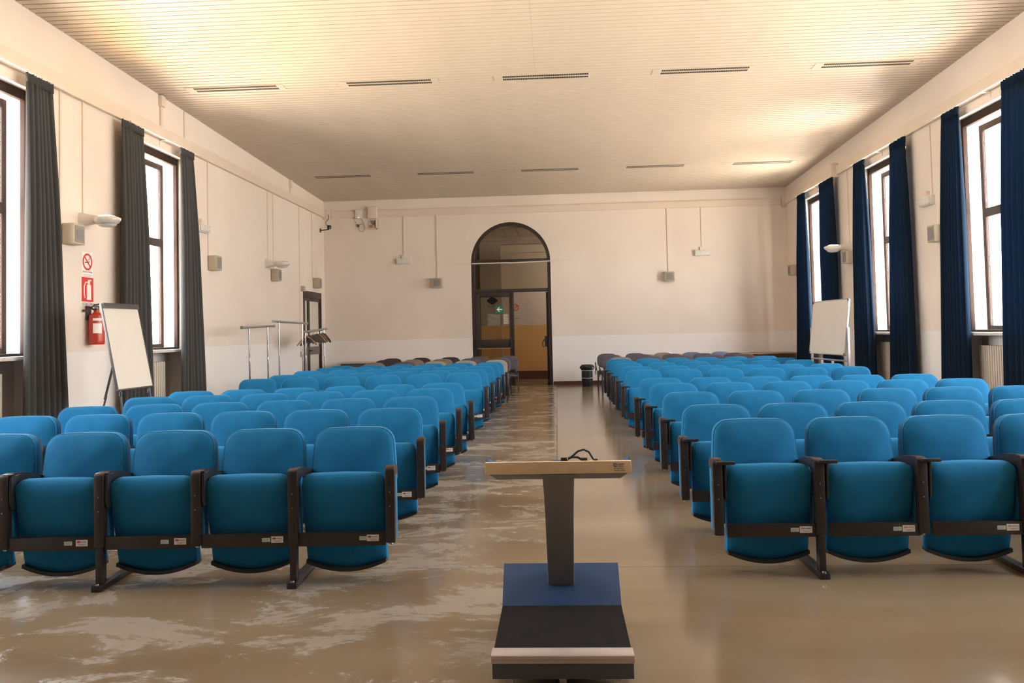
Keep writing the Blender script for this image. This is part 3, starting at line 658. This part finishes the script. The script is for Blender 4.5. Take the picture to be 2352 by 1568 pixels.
def cushion(P_,y0,y1,bulge,shear=0,zref=0,edge=.014,p=4,backin=.97,hollow=0):
    P_=resample(P_,64)
    c=(sum(p[0] for p in P_)/len(P_),sum(p[1] for p in P_)/len(P_))
    def rg(s,y,off=0):
        return [(c[0]+(p[0]-c[0])*s,y+shear*((c[1]+(p[1]-c[1])*s)-zref),c[1]+(p[1]-c[1])*s) for p in P_]
    R=[rg(backin*.6,y1),rg(backin*.93,y1),rg(backin,y1-edge*.6),rg(1,y1-edge*1.6),rg(1,y0+edge),rg(.985,y0+.003)]
    for s in (.95,.88,.76,.6,.4,.15): R.append(rg(s,y0-bulge*(1-s**p)+hollow*(1-s**2)**2))
    return R,rg(1.0,y0+edge*.55)
BX=.0
outb=outline(.485,.515,.47,.838,.095,0,.05)
Rb,pipe=cushion(outb,.352,.440,.050,.13,.6,edge=.016,p=2.6)
ME={}
ME['back']=MB().rings(Rb).mesh('backrest',BLUE,fix=True)
ME['piping']=MB().tube(pipe,.0034,5,closed=True).mesh('piping',PIPE)
ME['shell']=MB().rings([[(p[0]*.96,.436+.13*(p[1]-.6)+d_,.655+(p[1]-.655)*.96) for p in resample(outb,40)] for d_ in (0,.014)]).mesh('back_shell',DARK,fix=True)
outs=outline(.474,.464,.060,.618,.05,.052)
Rs,_=cushion(outs,.075,.165,.022,.0,.4,edge=.03,p=3,hollow=0)
# lean of seat pad and rounded roll at its top
Rs=[[(x,y+.22*(.40-z)+(.035*max(0,(z-.54)/.08)**2 if y<.12 else 0),z) for x,y,z in r] for r in Rs]
ME['seat']=MB().rings(Rs).mesh('seat',BLUE,fix=True)
tr=[]
for i in range(17):
    u=-1+2*i/16; tr.append((u*.229,.060+.052*u*u-.004))
q=MB(); n=len(tr)
q.rings([[(x,y+.054,z+dz) for (y,dz) in ((.056,.016),(.052,-.004),(.1,-.010),(.15,-.004),(.15,.01))] for x,z in tr])
ME['trim']=q.mesh('seat_trim',TRIMK,fix=True)
ME['bar']=MB().box(-.248,.248,.012,.040,.222,.297).mesh('crossbar',DARK,bevel=.004)
def stick(col):
    q=MB().mat(STK).box(0,.068,-.001,.0,0,.036).mat(STT)
    q.box(.028,.060,-.0016,-.001,.022,.0265).box(.012,.056,-.0016,-.001,.010,.0125).box(.022,.046,-.0016,-.001,.005,.007)
    q.mat(col); pts=[(.016+.011*math.cos(2*PI*i/14),.0245+.0055*math.sin(2*PI*i/14)) for i in range(14)]; q.prism(pts,'y',-.0018,-.001)
    return q.mesh('maker_label',None,smooth=False,fix=True)
PALE=mat('faded_red_print',(.45,.20,.17),.6,bump=.02)
ME['stL']=stick(STR); ME['stR']=stick(PALE)
q=MB().mat(STG).box(0,.046,-.001,0,0,.022).mat(STT).box(.005,.040,-.0015,-.001,.013,.015).box(.005,.03,-.0015,-.001,.006,.008); ME['stg']=q.mesh('number_label',None,smooth=False)
def rr(pts): return pts
def post(pad):
    w=.0275
    if pad: pts=[(.0,.235),(.0,.625),(.006,.645),(.022,.655),(.08,.655),(.20,.640),(.385,.592),(.39,.58),(.38,.565),(.12,.595),(.055,.575),(.055,.235)]
    else: pts=[(.0,.235),(.0,.630),(.006,.648),(.022,.660),(.045,.664),(.10,.660),(.125,.645),(.125,.60),(.055,.60),(.055,.235)]
    return MB().prism(pts,'x',-w,w).mesh('armrest',DARK,bevel=.009,fix=True)
ME['postP']=post(True); ME['postA']=post(False)
ME['side']=MB().box(-.021,.021,.05,.145,.24,.602).mesh('side_panel',BLUE,bevel=.008)
ME['screws']=MB().prism([(.004*math.cos(i*PI/4),.52+.004*math.sin(i*PI/4)) for i in range(8)],'y',-.002,.003).prism([(.004*math.cos(i*PI/4),.44+.004*math.sin(i*PI/4)) for i in range(8)],'y',-.002,.003).lathe([(.008,.222),(.012,.226),(.012,.236)],(0,.03,0),10).mesh('bolts',CHROME,fix=True)
# leg and foot
q=MB().box(-.019,.019,-.0,.055,.03,.236); ME['leg']=q.mesh('leg',DARK,bevel=.004)
q=MB().box(-.028,.028,-.035,.40,0,.034); ME['foot']=q.mesh('foot',DARK,bevel=.006)
ME['fbolt']=MB().lathe([(.012,.034),(.012,.042),(.006,.046)],(0,-.015,0),10).lathe([(.012,.034),(.012,.042),(.006,.046)],(0,.375,0),10).mesh('foot_bolts',CHROME)
# folded writing tablets
q=MB(); q.prism([(.012,.64),(.10,.645),(.30,.60),(.30,.47),(.02,.455),(.008,.50)],'x',0,.018); q.box(-.005,.016,.02,.05,.60,.655)
ME['tabL']=q.mesh('writing_tablet',BLACK,bevel=.005,fix=True)
q=MB().box(-.012,.095,-.022,.004,.632,.651).prism([(.0,.64),(.09,.64),(.16,.60),(.16,.44),(.01,.43)],'x',.036,.05)
ME['tabR']=q.mesh('writing_tablet',BLACK,bevel=.006,fix=True)
HP=.275
def seat_thing(side,i,r,loc,rz,label,group):
    t=thing('auditorium_seat',label,'seat',loc,rz,group)
    bk_=link('backrest',ME['back'],t); link('piping',ME['piping'],bk_); link('back_shell',ME['shell'],t)
    s=link('seat',ME['seat'],t); link('seat_trim',ME['trim'],s)
    cb=link('crossbar',ME['bar'],t)
    if side=='L':
        link('maker_label',ME['stL'],cb,(.150+(.0 if i%3 else -.01),.012,.246)); link('number_label',ME['stg'],cb,(.098-(.025 if i>1 else 0),.012,.252))
    else:
        link('maker_label',ME['stR'],cb,(.150,.012,.246)); link('number_label',ME['stg'],cb,(.100,.012,.252))
    ax= HP if side=='L' else -HP-.02        # arm on the aisle side
    sgn=1 if side=='L' else -1
    def arm(x,k):
        a=link('armrest',ME['postA'] if k==0 else ME['postP'],t,(x,0,0))
        link('bolts',ME['screws'],a)['kind']='stuff'; link('side_panel',ME['side'],t,(x,0,0))
        if side=='L':
            if k>=2: link('writing_tablet',ME['tabL'],t,(x+.030,0,0))
        else: link('writing_tablet',ME['tabR'],t,(x,0,0))
        if k in (1,3,5):
            l=link('leg',ME['leg'],t,(x,0,0)); f=link('foot',ME['foot'],t,(x,0,0)); link('foot_bolts',ME['fbolt'],f)['kind']='stuff'
    arm(ax,i)
    if i==5:
        bx=-HP if side=='L' else HP-.02
        arm(bx,5.5)
        l=link('leg',ME['leg'],t,(bx,0,0)); f=link('foot',ME['foot'],t,(bx,0,0)); link('foot_bolts',ME['fbolt'],f)['kind']='stuff'
    return t
#   rows: (Y of backrest top near aisle, Y at far end, x of the aisle seat, pitch)
ROWL=[(5.05,4.95,-1.268,.550),(6.30,6.17,-1.288,.556),(7.42,7.0,-1.283,.546),(8.50,8.02,-1.270,.540),(9.42,8.80,-1.24,.528),(11.75,11.15,-1.272,.549),(12.67,12.14,-1.262,.543),(13.95,13.42,-1.268,.551),(14.93,14.53,-1.25,.551),(15.75,15.35,-1.24,.551)]
ROWR=[(5.15,5.17,1.197,.562),(6.13,6.14,1.16,.548),(7.38,7.42,1.18,.563),(8.60,8.50,1.18,.564),(9.53,9.40,1.162,.549),(11.52,11.35,1.166,.546),(12.66,12.38,1.166,.545),(13.97,13.93,1.185,.558),(15.03,14.85,1.178,.552),(16.0,16.02,1.185,.550)]
YT=.398   # local y of the backrest's top edge
for side,rows in (('L',ROWL),('R',ROWR)):
    sg=-1 if side=='L' else 1
    for r,(ya,yb,x0,pit) in enumerate(rows):
        rnd=random.Random(100*r+(0 if side=='L' else 1))
        x0+=(.03 if r==0 else .015) if side=='L' else -.025
        ang=math.atan2((yb-ya),5*pit)*(1 if side=='R' else -1)
        g='blue tip-up seats in the %s row of the %s block'%(ORD[r],'left' if side=='L' else 'right')
        for i in range(6):
            X=x0+sg*pit*i; Y=ya+(yb-ya)*i/5-YT
            pos='aisle-end' if i==0 else ('wall-end' if i==5 else ORD[i]+' from the aisle')
            lab='blue tip-up seat, %s, %s row from the front, %s block'%(pos,ORD[r],'left' if side=='L' else 'right')
            seat_thing(side,i,r,(X,Y,0),ang,lab,g)

# ------------------------------------------------------------------ stacking chairs behind
def oval(w,z0,z1,n=28,p=3.2):
    c=(z0+z1)/2; h=(z1-z0)/2; out=[]
    for i in range(n*2):
        a=2*PI*i/(n*2); ca,sa=math.cos(a),math.sin(a)
        out.append((w/2*math.copysign(abs(ca)**(2/p),ca),c+h*math.copysign(abs(sa)**(2/p),sa)))
    return out
CR,_=cushion(oval(.485,.50,.838),.0,.05,.018,.12,.5,edge=.02)
cback=MB().rings(CR)
SR,_=cushion(oval(.475,-.22,.20),.0,.06,.015,0,0,edge=.02)
seatM=MB().rings(SR).xf(Matrix.Translation((0,-.27,.42))@Matrix.Rotation(-PI/2,4,'X'))
CH={}
for nm,m in (('purple-grey',GPUR),('light grey',GLIT),('tan-grey',GTAN),('dark brown',GDRK),('blue-grey',GBLU)):
    CH[nm]=(cback.mesh('backrest',m,fix=True),seatM.mesh('seat',m,fix=True))
def legm(x,y0,y1,z0): return MB().tube([(x,y0,0),(x,y1,z0)],.0125,8)
CL=[legm(-.235,-.49,-.45,.43).mesh('leg',BLACK),legm(.235,-.49,-.45,.43).mesh('leg',BLACK),legm(-.235,.06,-.02,.43).mesh('leg',BLACK),legm(.235,.06,-.02,.43).mesh('leg',BLACK)]
CF=MB().tube([(-.235,-.02,.43),(-.235,-.45,.43),(.235,-.45,.43),(.235,-.02,.43)],.0125,8).tube([(-.235,-.02,.43),(.235,-.02,.43)],.0125,8).tube([(-.19,-.02,.43),(-.19,.035,.55)],.012,8).tube([(.19,-.02,.43),(.19,.035,.55)],.012,8).mesh('seat_frame',BLACK)
CT=MB().prism([(-.47,.64),(-.30,.66),(-.2,.64),(-.2,.42),(-.30,.36),(-.45,.40)],'x',-.30,-.285).tube([(-.26,-.05,.45),(-.29,-.06,.60),(-.292,-.2,.63)],.012,6).mesh('folded_tablet',BLACK,fix=True)
GC={'L':[(17.15,17.0,-1.29,-3.80,['light grey','light grey','light grey','purple-grey','tan-grey']),(18.5,18.55,-1.30,-3.89,['purple-grey','purple-grey','tan-grey','tan-grey','dark brown']),(19.85,19.75,-1.19,-3.97,['purple-grey','purple-grey','dark brown','dark brown','dark brown'])],
    'R':[(17.3,17.75,1.28,3.90,['tan-grey','purple-grey','purple-grey','purple-grey','purple-grey']),(18.9,18.75,1.21,3.90,['purple-grey','purple-grey','purple-grey','purple-grey','purple-grey']),(20.0,19.75,1.17,3.80,['purple-grey','purple-grey','tan-grey','blue-grey','blue-grey'])]}
for side in 'LR':
    for r,(ya,yb,xa,xb,cs) in enumerate(GC[side]):
        for i,cn in enumerate(cs):
            u=i/4; bname='left' if side=='L' else 'right'
            lab='%s stacking chair, %s, %s grey row of %s block'%(cn,'aisle end' if i==0 else ('wall end' if i==4 else ORD[i]+' from aisle'),['nearest','middle','rearmost'][r],bname)
            rnd=random.Random(i*7+r*3+(side=='R'))
            t=thing('stacking_chair',lab,'chair',(xa+(xb-xa)*u,ya+(yb-ya)*u-.04,0),rnd.uniform(-.05,.05),'grey stacking chairs behind the %s block'%bname)
            link('backrest',CH[cn][0],t); link('seat',CH[cn][1],t); link('seat_frame',CF,t)
            for l in CL: link('leg',l,t)
            if side=='R' and i==0: link('folded_tablet',CT,t)

# ------------------------------------------------------------------ tables along the back wall
def table(x0,x1,y0,y1,z,top,label):
    t=thing('table',label,'table',((x0+x1)/2,(y0+y1)/2,0),0,'long tables against the back wall'); w,dp=(x1-x0)/2,(y1-y0)/2
    MB().box(-w,w,-dp,dp,z-.028,z).obj('tabletop',top,t,bevel=.004)
    for sx in (-1,1):
        for sy in (-1,1): MB().box(sx*(w-.08)-.022,sx*(w-.08)+.022,sy*(dp-.07)-.022,sy*(dp-.07)+.022,0,z-.028).obj('leg',TLEG,t,bevel=.003)
    MB().box(-w+.1,w-.1,-dp+.06,-dp+.075,z-.12,z-.03).box(-w+.1,w-.1,dp-.075,dp-.06,z-.12,z-.03).obj('apron',TLEG,t,smooth=False)
    return t
table(-5.6,-3.85,20.92,21.70,.72,TTOP,'pale laminate table against back wall, nearer the left corner')
table(-3.83,-2.33,20.92,21.70,.72,TTOP,'pale laminate table against back wall, beside the arched door')
table(2.35,4.1,20.92,21.70,.745,TEDGE,'brown laminate table against back wall, nearer the bin')
table(4.12,5.93,20.92,21.70,.745,TEDGE,'brown laminate table against back wall, in the right corner')
t=thing('under_table_block','black block filling the gap under the right corner table','box',(4.95,21.3,0))
MB().box(-.55,.4,-.25,.25,0,.60).obj('case',BLACK,t,bevel=.01); MB().box(-.5,.35,-.262,-.25,.30,.55).obj('front_panel',GREYK,t,bevel=.004)  # plain black block filling the gap below the tabletop
tag(MB().box(-2.98,-2.72,21.2,21.4,.721,.742).box(-2.93,-2.80,21.22,21.36,.742,.757).obj('wooden_duster',WOOD,None,bevel=.006),'small orange-brown wooden block lying on the left table','block')
q=MB(); rnd=random.Random(3)
R=[]
for k,(rr_,z) in enumerate([(.06,.746),(.10,.76),(.09,.79),(.05,.815),(.01,.82)]): R.append([(rr_*(1+.3*rnd.uniform(-1,1))*math.cos(2*PI*i/12),rr_*(1+.3*rnd.uniform(-1,1))*math.sin(2*PI*i/12),z) for i in range(12)])
o=q.rings(R).obj('crumpled_paper',SIGNW,None,fix=True); o.location=(2.75,21.05,0); tag(o,'crumpled white paper on the right back table near bin','paper')

# ------------------------------------------------------------------ waste bin
t=thing('waste_bin','black cylindrical bin with white bands and bag on back floor','bin',(.72,21.15,0))
MB().lathe([(.125,0),(.135,.01),(.14,.12),(.14,.44),(.135,.47),(.12,.47)],(0,0,0),28).obj('drum',BLACK,t)
for z in (.20,.385): MB().lathe([(.139,z),(.143,z),(.143,z+.012),(.139,z+.012)],(0,0,0),28).obj('white_band',SIGNW,t)
rnd=random.Random(5); R=[]
for rr_,z,j in [(.142,.40,.0),(.152,.42,.012),(.172,.46,.02),(.165,.50,.015),(.14,.535,.008),(.12,.54,.004),(.10,.45,0)]:
    R.append([((rr_+j*math.sin(7*a+rr_*90)+j*rnd.uniform(-.6,.6))*math.cos(a),(rr_+j*math.sin(7*a+rr_*90))*math.sin(a),z+rnd.uniform(-1,1)*j*.8) for a in [2*PI*i/36 for i in range(36)]])
MB().rings(R,cap0=False).obj('bin_bag',BAG,t,fix=False)

# ------------------------------------------------------------------ flipchart (left) and whiteboard (right)
def brd(loc,yaw,tilt):
    o=Matrix.Translation(loc)@Matrix.Rotation(yaw,4,'Z')@Matrix.Rotation(-tilt,4,'X'); return o
t=thing('flipchart_easel','tripod flipchart easel with blank white board near left curtain','easel',(-5.07,9.565,0),1.499)
Mb=Matrix.Translation((0,0,1.342))@Matrix.Rotation(-.199,4,'X')
w,h=.35,.5
MB().box(-w,w,-.006,.012,-h,h-.05).xf(Mb).obj('board',WBD,t)
q=MB(); q.box(-w-.012,-w,-.012,.018,-h,h).box(w,w+.012,-.012,.018,-h,h).box(-w-.012,w+.012,-.012,.018,-h-.018,-h)
q.xf(Mb).obj('frame',GREYK,t,bevel=.004)
MB().box(-w-.005,w+.005,-.028,.02,h-.055,h+.005).xf(Mb).obj('clamp_bar',GREYK,t,bevel=.006)
def P3(p): return Mb@Vector(p)
for sx in (-1,1):
    a=P3((sx*.29,.02,.3)); b=P3((sx*.29,.015,-.56))
    l=MB().tube([a,b,(b[0]+sx*.10,b[1]-.13,0.01)],.013,8).obj('leg',GREYK,t)
    MB().tube([b+Vector((0,0,.03)),b-Vector((0,0,.02))],.02,10).obj('chrome_clamp',CHROME,l)
a=P3((.10,.03,.35)); l=MB().tube([a,(.20,.42,.70)],.014,8).obj('rear_leg',TLEG,t); MB().tube([(.20,.40,.74),(.27,.66,.01)],.011,8).obj('rear_leg_foot',GREYK,l)
t=thing('mobile_whiteboard','white board on wheeled steel stand near far right curtain','whiteboard',(4.6,14.42,0),-1.50)
Mb=Matrix.Translation((0,0,1.362))@Matrix.Rotation(-.115,4,'X'); w,h=.75,.45
MB().box(-w,w,-.008,.012,-h,h).xf(Mb).obj('board',WBD,t)
MB().box(-w-.014,-w,-.014,.018,-h,h).box(w,w+.014,-.014,.018,-h,h).box(-w,w,-.014,.018,h,h+.014).box(-w,w,-.014,.018,-h-.014,-h).xf(Mb).obj('frame',ALU,t,bevel=.003)
q=MB()
for sx in (-1,1):
    for sz in (-1,1): q.box(sx*(w-.01)-.02,sx*(w-.01)+.02,-.018,.022,sz*(h-.01)-.02,sz*(h-.01)+.02)
q.xf(Mb).obj('corner_caps',GREYK,t,bevel=.008)
for sx in (-1,1):
    l=MB().box(sx*(w+.035)-.018,sx*(w+.035)+.018,-.02,.02,.06,1.36).obj('post',ALU,t,bevel=.004)
    MB().box(sx*(w+.035)-.02,sx*(w+.035)+.02,-.28,.28,.03,.07).obj('foot',ALU,l,bevel=.004)
MB().box(-w-.02,w+.02,-.012,.012,.80,.825).box(-w-.02,w+.02,-.012,.012,.14,.17).obj('cross_rail',ALU,t,bevel=.003)
MB().box(-.35,-.30,-.012,.012,.17,.80).box(.1,.15,-.012,.012,.17,.80).obj('strut',CREAM,t,bevel=.003)
MB().box(-.3,.1,-.05,.03,.70,.71).mat(None) if False else None
MB().box(-.28,.08,-.06,.02,.73,.745).obj('pen_tray',ALU,t,bevel=.003)
tag(MB().box(4.38,4.42,14.3,14.42,.746,.765).obj('marker_pen',SIGNR,None,bevel=.004),'red marker lying on the right whiteboard tray','pen') if False else None

# ------------------------------------------------------------------ coat rails
def rail(p0,p1,label,over=.14):
    p0,p1=Vector(p0),Vector(p1); c=(p0+p1)/2; dv=p1-p0; L=math.hypot(dv.x,dv.y)/2; ang=math.atan2(dv.y,dv.x); z=c.z; sl_=dv.z/(2*L)
    t=thing('coat_rail',label,'coat rail',(c.x,c.y,0),ang,'chrome garment rails by the left wall')
    q=MB().mat(ALU).tube([(-L,0,z-sl_*L),(L,0,z+sl_*L)],.022,10).mat(ALU).box(-L-.008,-L+.008,-.026,.026,z-sl_*L-.026,z-sl_*L+.026).box(L-.008,L+.008,-.026,.026,z+sl_*L-.026,z+sl_*L+.026); q.obj('hanging_bar',None,t)
    for s in (-1,1):
        x=s*(L-over*2); l=MB().tube([(x,0,.08),(x,0,z+sl_*x-.02)],.015,10).obj('post',CHROME,t)
        MB().tube([(x,0,z*.62),(x,0,z*.62+.05)],.019,10).obj('collar',ALU,l)
        MB().tube([(x,-.25,.05),(x,.25,.05)],.016,8).obj('foot',CHROME,l)
    MB().tube([(-(L-over*2),0,.12),(L-over*2,0,.12)],.012,8).obj('bottom_bar',CHROME,t)
rail((-5.50,14.25,1.585),(-5.38,15.55,1.62),'chrome coat rail nearest the camera, by the left wall')
rail((-5.50,15.85,1.715),(-5.38,17.65,1.685),'tallest chrome coat rail, in the middle by left wall')
rail((-5.42,17.45,1.50),(-5.30,18.85,1.575),'lowest chrome coat rail holding hangers, beside the brown left door',.08)
# hangers
def hanger(m,w=.21):
    q=MB().mat(m)
    q.tube([(-w,.02,-.275),(-w*.75,.01,-.225),(-w*.3,.0,-.125),(0,0,-.085),(w*.3,0,-.125),(w*.75,.01,-.225),(w,.02,-.275)],[.013,.019,.017,.013,.017,.019,.013],6)
    me=q.mesh('hanger_body',m)
    hk=MB().tube([(0,0,-.09),(0,0,-.03),(.022,0,-.012),(.026,0,.012),(.0,0,.032),(-.024,0,.018)],.0028,5).mesh('hook',CHROME)
    return me,hk
HW,HK=hanger(WOOD); HD,HK2=hanger(GREYK)
p0,p1=Vector((-5.42,17.45,1.50)),Vector((-5.30,18.85,1.575)); dv=p1-p0; ang=math.atan2(dv.y,dv.x)
seqn=[0,1,1,1,0,1,1,0,1,1,1,0,1,0,1,1,1]; nw=nd=0
for i,s in enumerate(seqn):
    u=.14+.74*i/(len(seqn)-1); p=p0+dv*u
    if s==0: nw+=1; lab='light wooden coat hanger on lowest rail, %s wooden one from the left'%ORD[nw-1]
    else: nd+=1; lab='dark coat hanger on lowest rail, %s dark one from the left'%ORD[nd-1]
    rnd=random.Random(i)
    t=thing('coat_hanger',lab,'hanger',(p.x,p.y,p.z-.008),ang+PI/2+rnd.uniform(-.5,.5)-.15,'coat hangers on the lowest rail')
    t.rotation_euler[1]=rnd.uniform(-.12,.12)
    link('body',HW if s==0 else HD,t); link('hook',HK,t)

# ------------------------------------------------------------------ extinguisher and signs
t=thing('fire_extinguisher','red fire extinguisher with black hose hanging on the left wall','extinguisher',(XL+.125,10.6,1.36)); t.scale=(1.0,1.0,.82)
MB().lathe([(.05,0),(.088,.0),(.095,.02),(.097,.06),(.097,.42),(.09,.47),(.05,.50),(.035,.52),(.035,.55)],(0,0,0),28).obj('cylinder',RED,t)
q=MB().mat(SIGNW).box(.055,.085,-.055,-.02,.20,.36); q=MB().mat(SIGNW)
for z0_,z1_ in ((.18,.34),(.38,.42)):
    for k_ in range(5):
        a0=-1.5+k_*.22; a1=a0+.22; q.add([(.099*math.cos(a0),.099*math.sin(a0),z0_),(.099*math.cos(a1),.099*math.sin(a1),z0_),(.099*math.cos(a1),.099*math.sin(a1),z1_),(.099*math.cos(a0),.099*math.sin(a0),z1_)],[(0,1,2,3)])
q.obj('label',None,t,smooth=False)
MB().box(-.02,.02,-.03,.03,.55,.60).box(-.015,.015,-.12,.04,.60,.62).box(-.015,.015,-.10,.02,.635,.65).obj('valve_lever',CHROME,t,bevel=.003)
MB().tube([(0,.02,.58),(0,-.07,.56),(.0,-.11,.57),(.0,-.125,.59),(.02,-.09,.62),(.03,.0,.645),(.03,.08,.635),(.03,.12,.58),(.03,.125,.45),(.03,.12,.25)],.014,8).obj('hose',BLACK,t)
MB().box(-.13,-.10,-.05,.05,.40,.62).box(-.11,-.03,-.14,-.12,.52,.56).obj('bracket',GREYK,t,smooth=False)
def lw(y,z,x=XL+.002): return Matrix.Translation((x,y,z))@Matrix.Rotation(PI/2,4,'Z')@Matrix.Rotation(PI/2,4,'X')
t=thing('no_smoking_sign','white no smoking sign with red ring on the left wall','sign',(XL,10.6,2.36))
MB().box(0,.003,-.13,.13,-.17,.22).obj('plate',SIGNW,t,smooth=False)
q=MB(); ring(q,(0,.09),.085,.112,'x',.0031,.005); q.prism([(-.078,.15),(-.062,.166),(.078,.03),(.062,.014)],'x',.0031,.0052); q.obj('red_ring',SIGNR,t,smooth=False,fix=True)
q=MB(); q.prism([(-.06,.07),(-.055,.085),(.05,.10),(.052,.088)],'x',.0031,.0045); q.prism([(.02,.11),(.035,.11),(.05,.15),(.04,.15)],'x',.0031,.0045); q.obj('cigarette',BLACK,t,smooth=False,fix=True)
text('VIETATO FUMARE','lettering',.028,BLACK,t,Matrix.Translation((.0035,0,-.045))@Matrix.Rotation(PI/2,4,'Z')@Matrix.Rotation(PI/2,4,'X'))
q=MB()
for i in range(4): q.box(.003,.0036,-.1,.1-.02*(i%2),-.085-.022*i,-.08-.022*i)
q.obj('small_print',STT,t,smooth=False)
t=thing('extinguisher_sign','red and white extinguisher sign reading ESTINTORE on left wall','sign',(XL,10.6,2.08))
MB().box(0,.003,-.14,.14,-.22,.165).obj('plate',SIGNW,t,smooth=False)
MB().box(.0031,.0045,-.135,.135,-.155,.165).obj('red_field',SIGNR,t,smooth=False)
q=MB(); q.prism([(-.02,-.13),(.08,-.13),(.08,.05),(.065,.075),(-.005,.075),(-.02,.05)],'x',.0046,.006).box(.0046,.006,.005,.055,.08,.12).box(.0046,.006,.01,.09,.12,.135)
q.tube([(.0055,.01,.10),(.0055,-.05,.10),(.0055,-.085,.04),(.0055,-.085,-.04),(.0055,-.07,-.11)],.009,5); q.obj('pictogram',SIGNW,t,smooth=False,fix=True)
text('ESTINTORE','lettering',.048,BLACK,t,Matrix.Translation((.0035,0,-.187))@Matrix.Rotation(PI/2,4,'Z')@Matrix.Rotation(PI/2,4,'X'))

# ------------------------------------------------------------------ lectern
t=thing('lectern','blue and grey lectern with slanted desk on black-topped base','lectern',(-.012,3.28,0))
hw=.2745
side=[(0,.053),(0,.112),(.63,.112),(.80,.262),(.80,.053)]
MB().mat(LGREY).prism([(0,.053),(0,.115),(.63,.118),(.80,.262),(.80,.053)],'x',-hw,hw).obj('base_block',None,t,bevel=.002,fix=True)
q=MB(); a=math.atan2(.146,.17)
q.prism([(.632,.121),(.802,.266),(.802,.278),(.626,.131)],'x',-hw-.001,hw+.001); q.obj('blue_panel',LBLUE,t,bevel=.001,fix=True)
MB().prism([(.072,.116),(.632,.119),(.626,.132),(.072,.129)],'x',-hw,hw).obj('tread',TREAD,t,fix=True)
MB().prism([(-.004,.113),(-.004,.128),(-.009,.131),(-.009,.144),(-.003,.148),(.07,.148),(.07,.1165),(.0,.1155)],'x',-hw-.003,hw+.003).obj('nosing',NOSE,t,bevel=.0015,fix=True)
for sx in (-.21,0,.21):
    for yy in (.08,.7): MB().tube([(sx-.014,yy,.026),(sx+.014,yy,.026)],.026,14).box(sx-.018,sx+.018,yy-.02,yy+.02,.04,.054).obj('castor',CREAM,t)
q=MB(); cw=.0635
R=[]
for (yy,zz,w_) in [(.72,.19,.0615),(.60,.36,.062),(.47,.55,.0635),(.37,.70,.066),(.325,.785,.069),(.315,.80,.069)]:
    R.append([(-w_,yy,zz),(w_,yy,zz),(w_,yy+.07,zz+.01),(-w_,yy+.07,zz+.01)])
q.rings(R); q.obj('column',LCOL,t,bevel=.004,fix=True)
# desk: high lip towards the camera, surface falling away
q=MB()
dk=[]
A=Vector((0,.13,.868)); B=Vector((0,.13,.821)); 
MB().box(-.297,.297,.128,.146,.821,.870).obj('front_lip',BEECH,t,bevel=.002)
q.prism([(.147,.823),(.147,.848),(.70,.745),(.70,.70)],'x',-.293,.293); q.obj('desk_tray',LGREY,t,bevel=.002,fix=True)
for sx in (-1,1):
    q=MB().prism([(.147,.85),(.147,.872),(.17,.884),(.69,.780),(.69,.748)],'x',sx*.290-.003,sx*.290+.003); q.obj('side_cheek',LBLUE,t,fix=True)
MB().box(-.085,-.072,.146,.30,.800,.822).box(.072,.085,.146,.30,.800,.822).obj('support_rib',LCOL,t,bevel=.002)
# print on the lip
q=MB(); ring(q,(.232,.853),.004,.0075,'y',.1265,.128,12)
for i in range(6):
    a=2*PI*i/6; q.prism([(.232+.007*math.cos(a)-.0015,.853+.007*math.sin(a)-.0015),(.232+.007*math.cos(a)+.0015,.853+.007*math.sin(a)-.0015),(.232+.007*math.cos(a)+.0015,.853+.007*math.sin(a)+.0015),(.232+.007*math.cos(a)-.0015,.853+.007*math.sin(a)+.0015)],'y',.1265,.128)
q.box(.243,.268,.1265,.128,.856,.859).box(.246,.264,.1265,.128,.851,.853).box(.244,.266,.1265,.128,.846,.848).box(.226,.232,.1265,.128,.838,.841).box(.237,.262,.1265,.128,.838,.840).box(.226,.250,.1265,.128,.831,.833).box(.254,.270,.1265,.128,.831,.833)
q.obj('printed_crest',STT,t,smooth=False,fix=True)
# cables on the desk
t=thing('video_cable','black video cable looping over the lectern desk','cable',(0,3.28,0))
MB().tube([(.028,.30,.852),(.045,.30,.862),(.075,.32,.884),(.10,.33,.889),(.122,.33,.878),(.138,.31,.852),(.15,.30,.842)],.0045,8).obj('lead',BLACK,t)
MB().box(.0,.028,.28,.30,.842,.862).obj('plug',BLACK,t,bevel=.003); MB().box(.026,.031,.279,.301,.841,.863).obj('plug_collar',CHROME,t,bevel=.001)
MB().box(.138,.158,.29,.31,.836,.853).obj('plug',BLACK,t,bevel=.003)
t=thing('adapter_cable','short grey adapter with black plugs lying on the lectern desk','cable',(0,3.28,0))
MB().tube([(.028,.31,.856),(.055,.33,.858),(.075,.33,.856),(.088,.33,.847)],.005,8).obj('lead',GREYK,t); MB().box(.086,.114,.31,.33,.840,.856).obj('plug',GREYK,t,bevel=.003); MB().box(-.04,.0,.27,.31,.838,.850).obj('connector',LBLUE,t,bevel=.003)

# ------------------------------------------------------------------ neighbouring house seen through the nearest right window
t=thing('neighbour_house','pale house with grey louvred shutters seen through right window','building',(22,30,-4))
MB().box(0,6,-9,9,0,8.2).obj('wall',FAC,t,smooth=False)
for yy in (-5,-1,3):
    s=MB().box(-.06,0,yy-.6,yy+.6,4.2,6.4).obj('shutter',SHUT,t,smooth=False)
    q=MB()
    for i in range(20): q.box(-.09,-.06,yy-.55,yy+.55,4.3+.1*i,4.36+.1*i)
    q.obj('louvre_slats',SHUT,s,smooth=False)
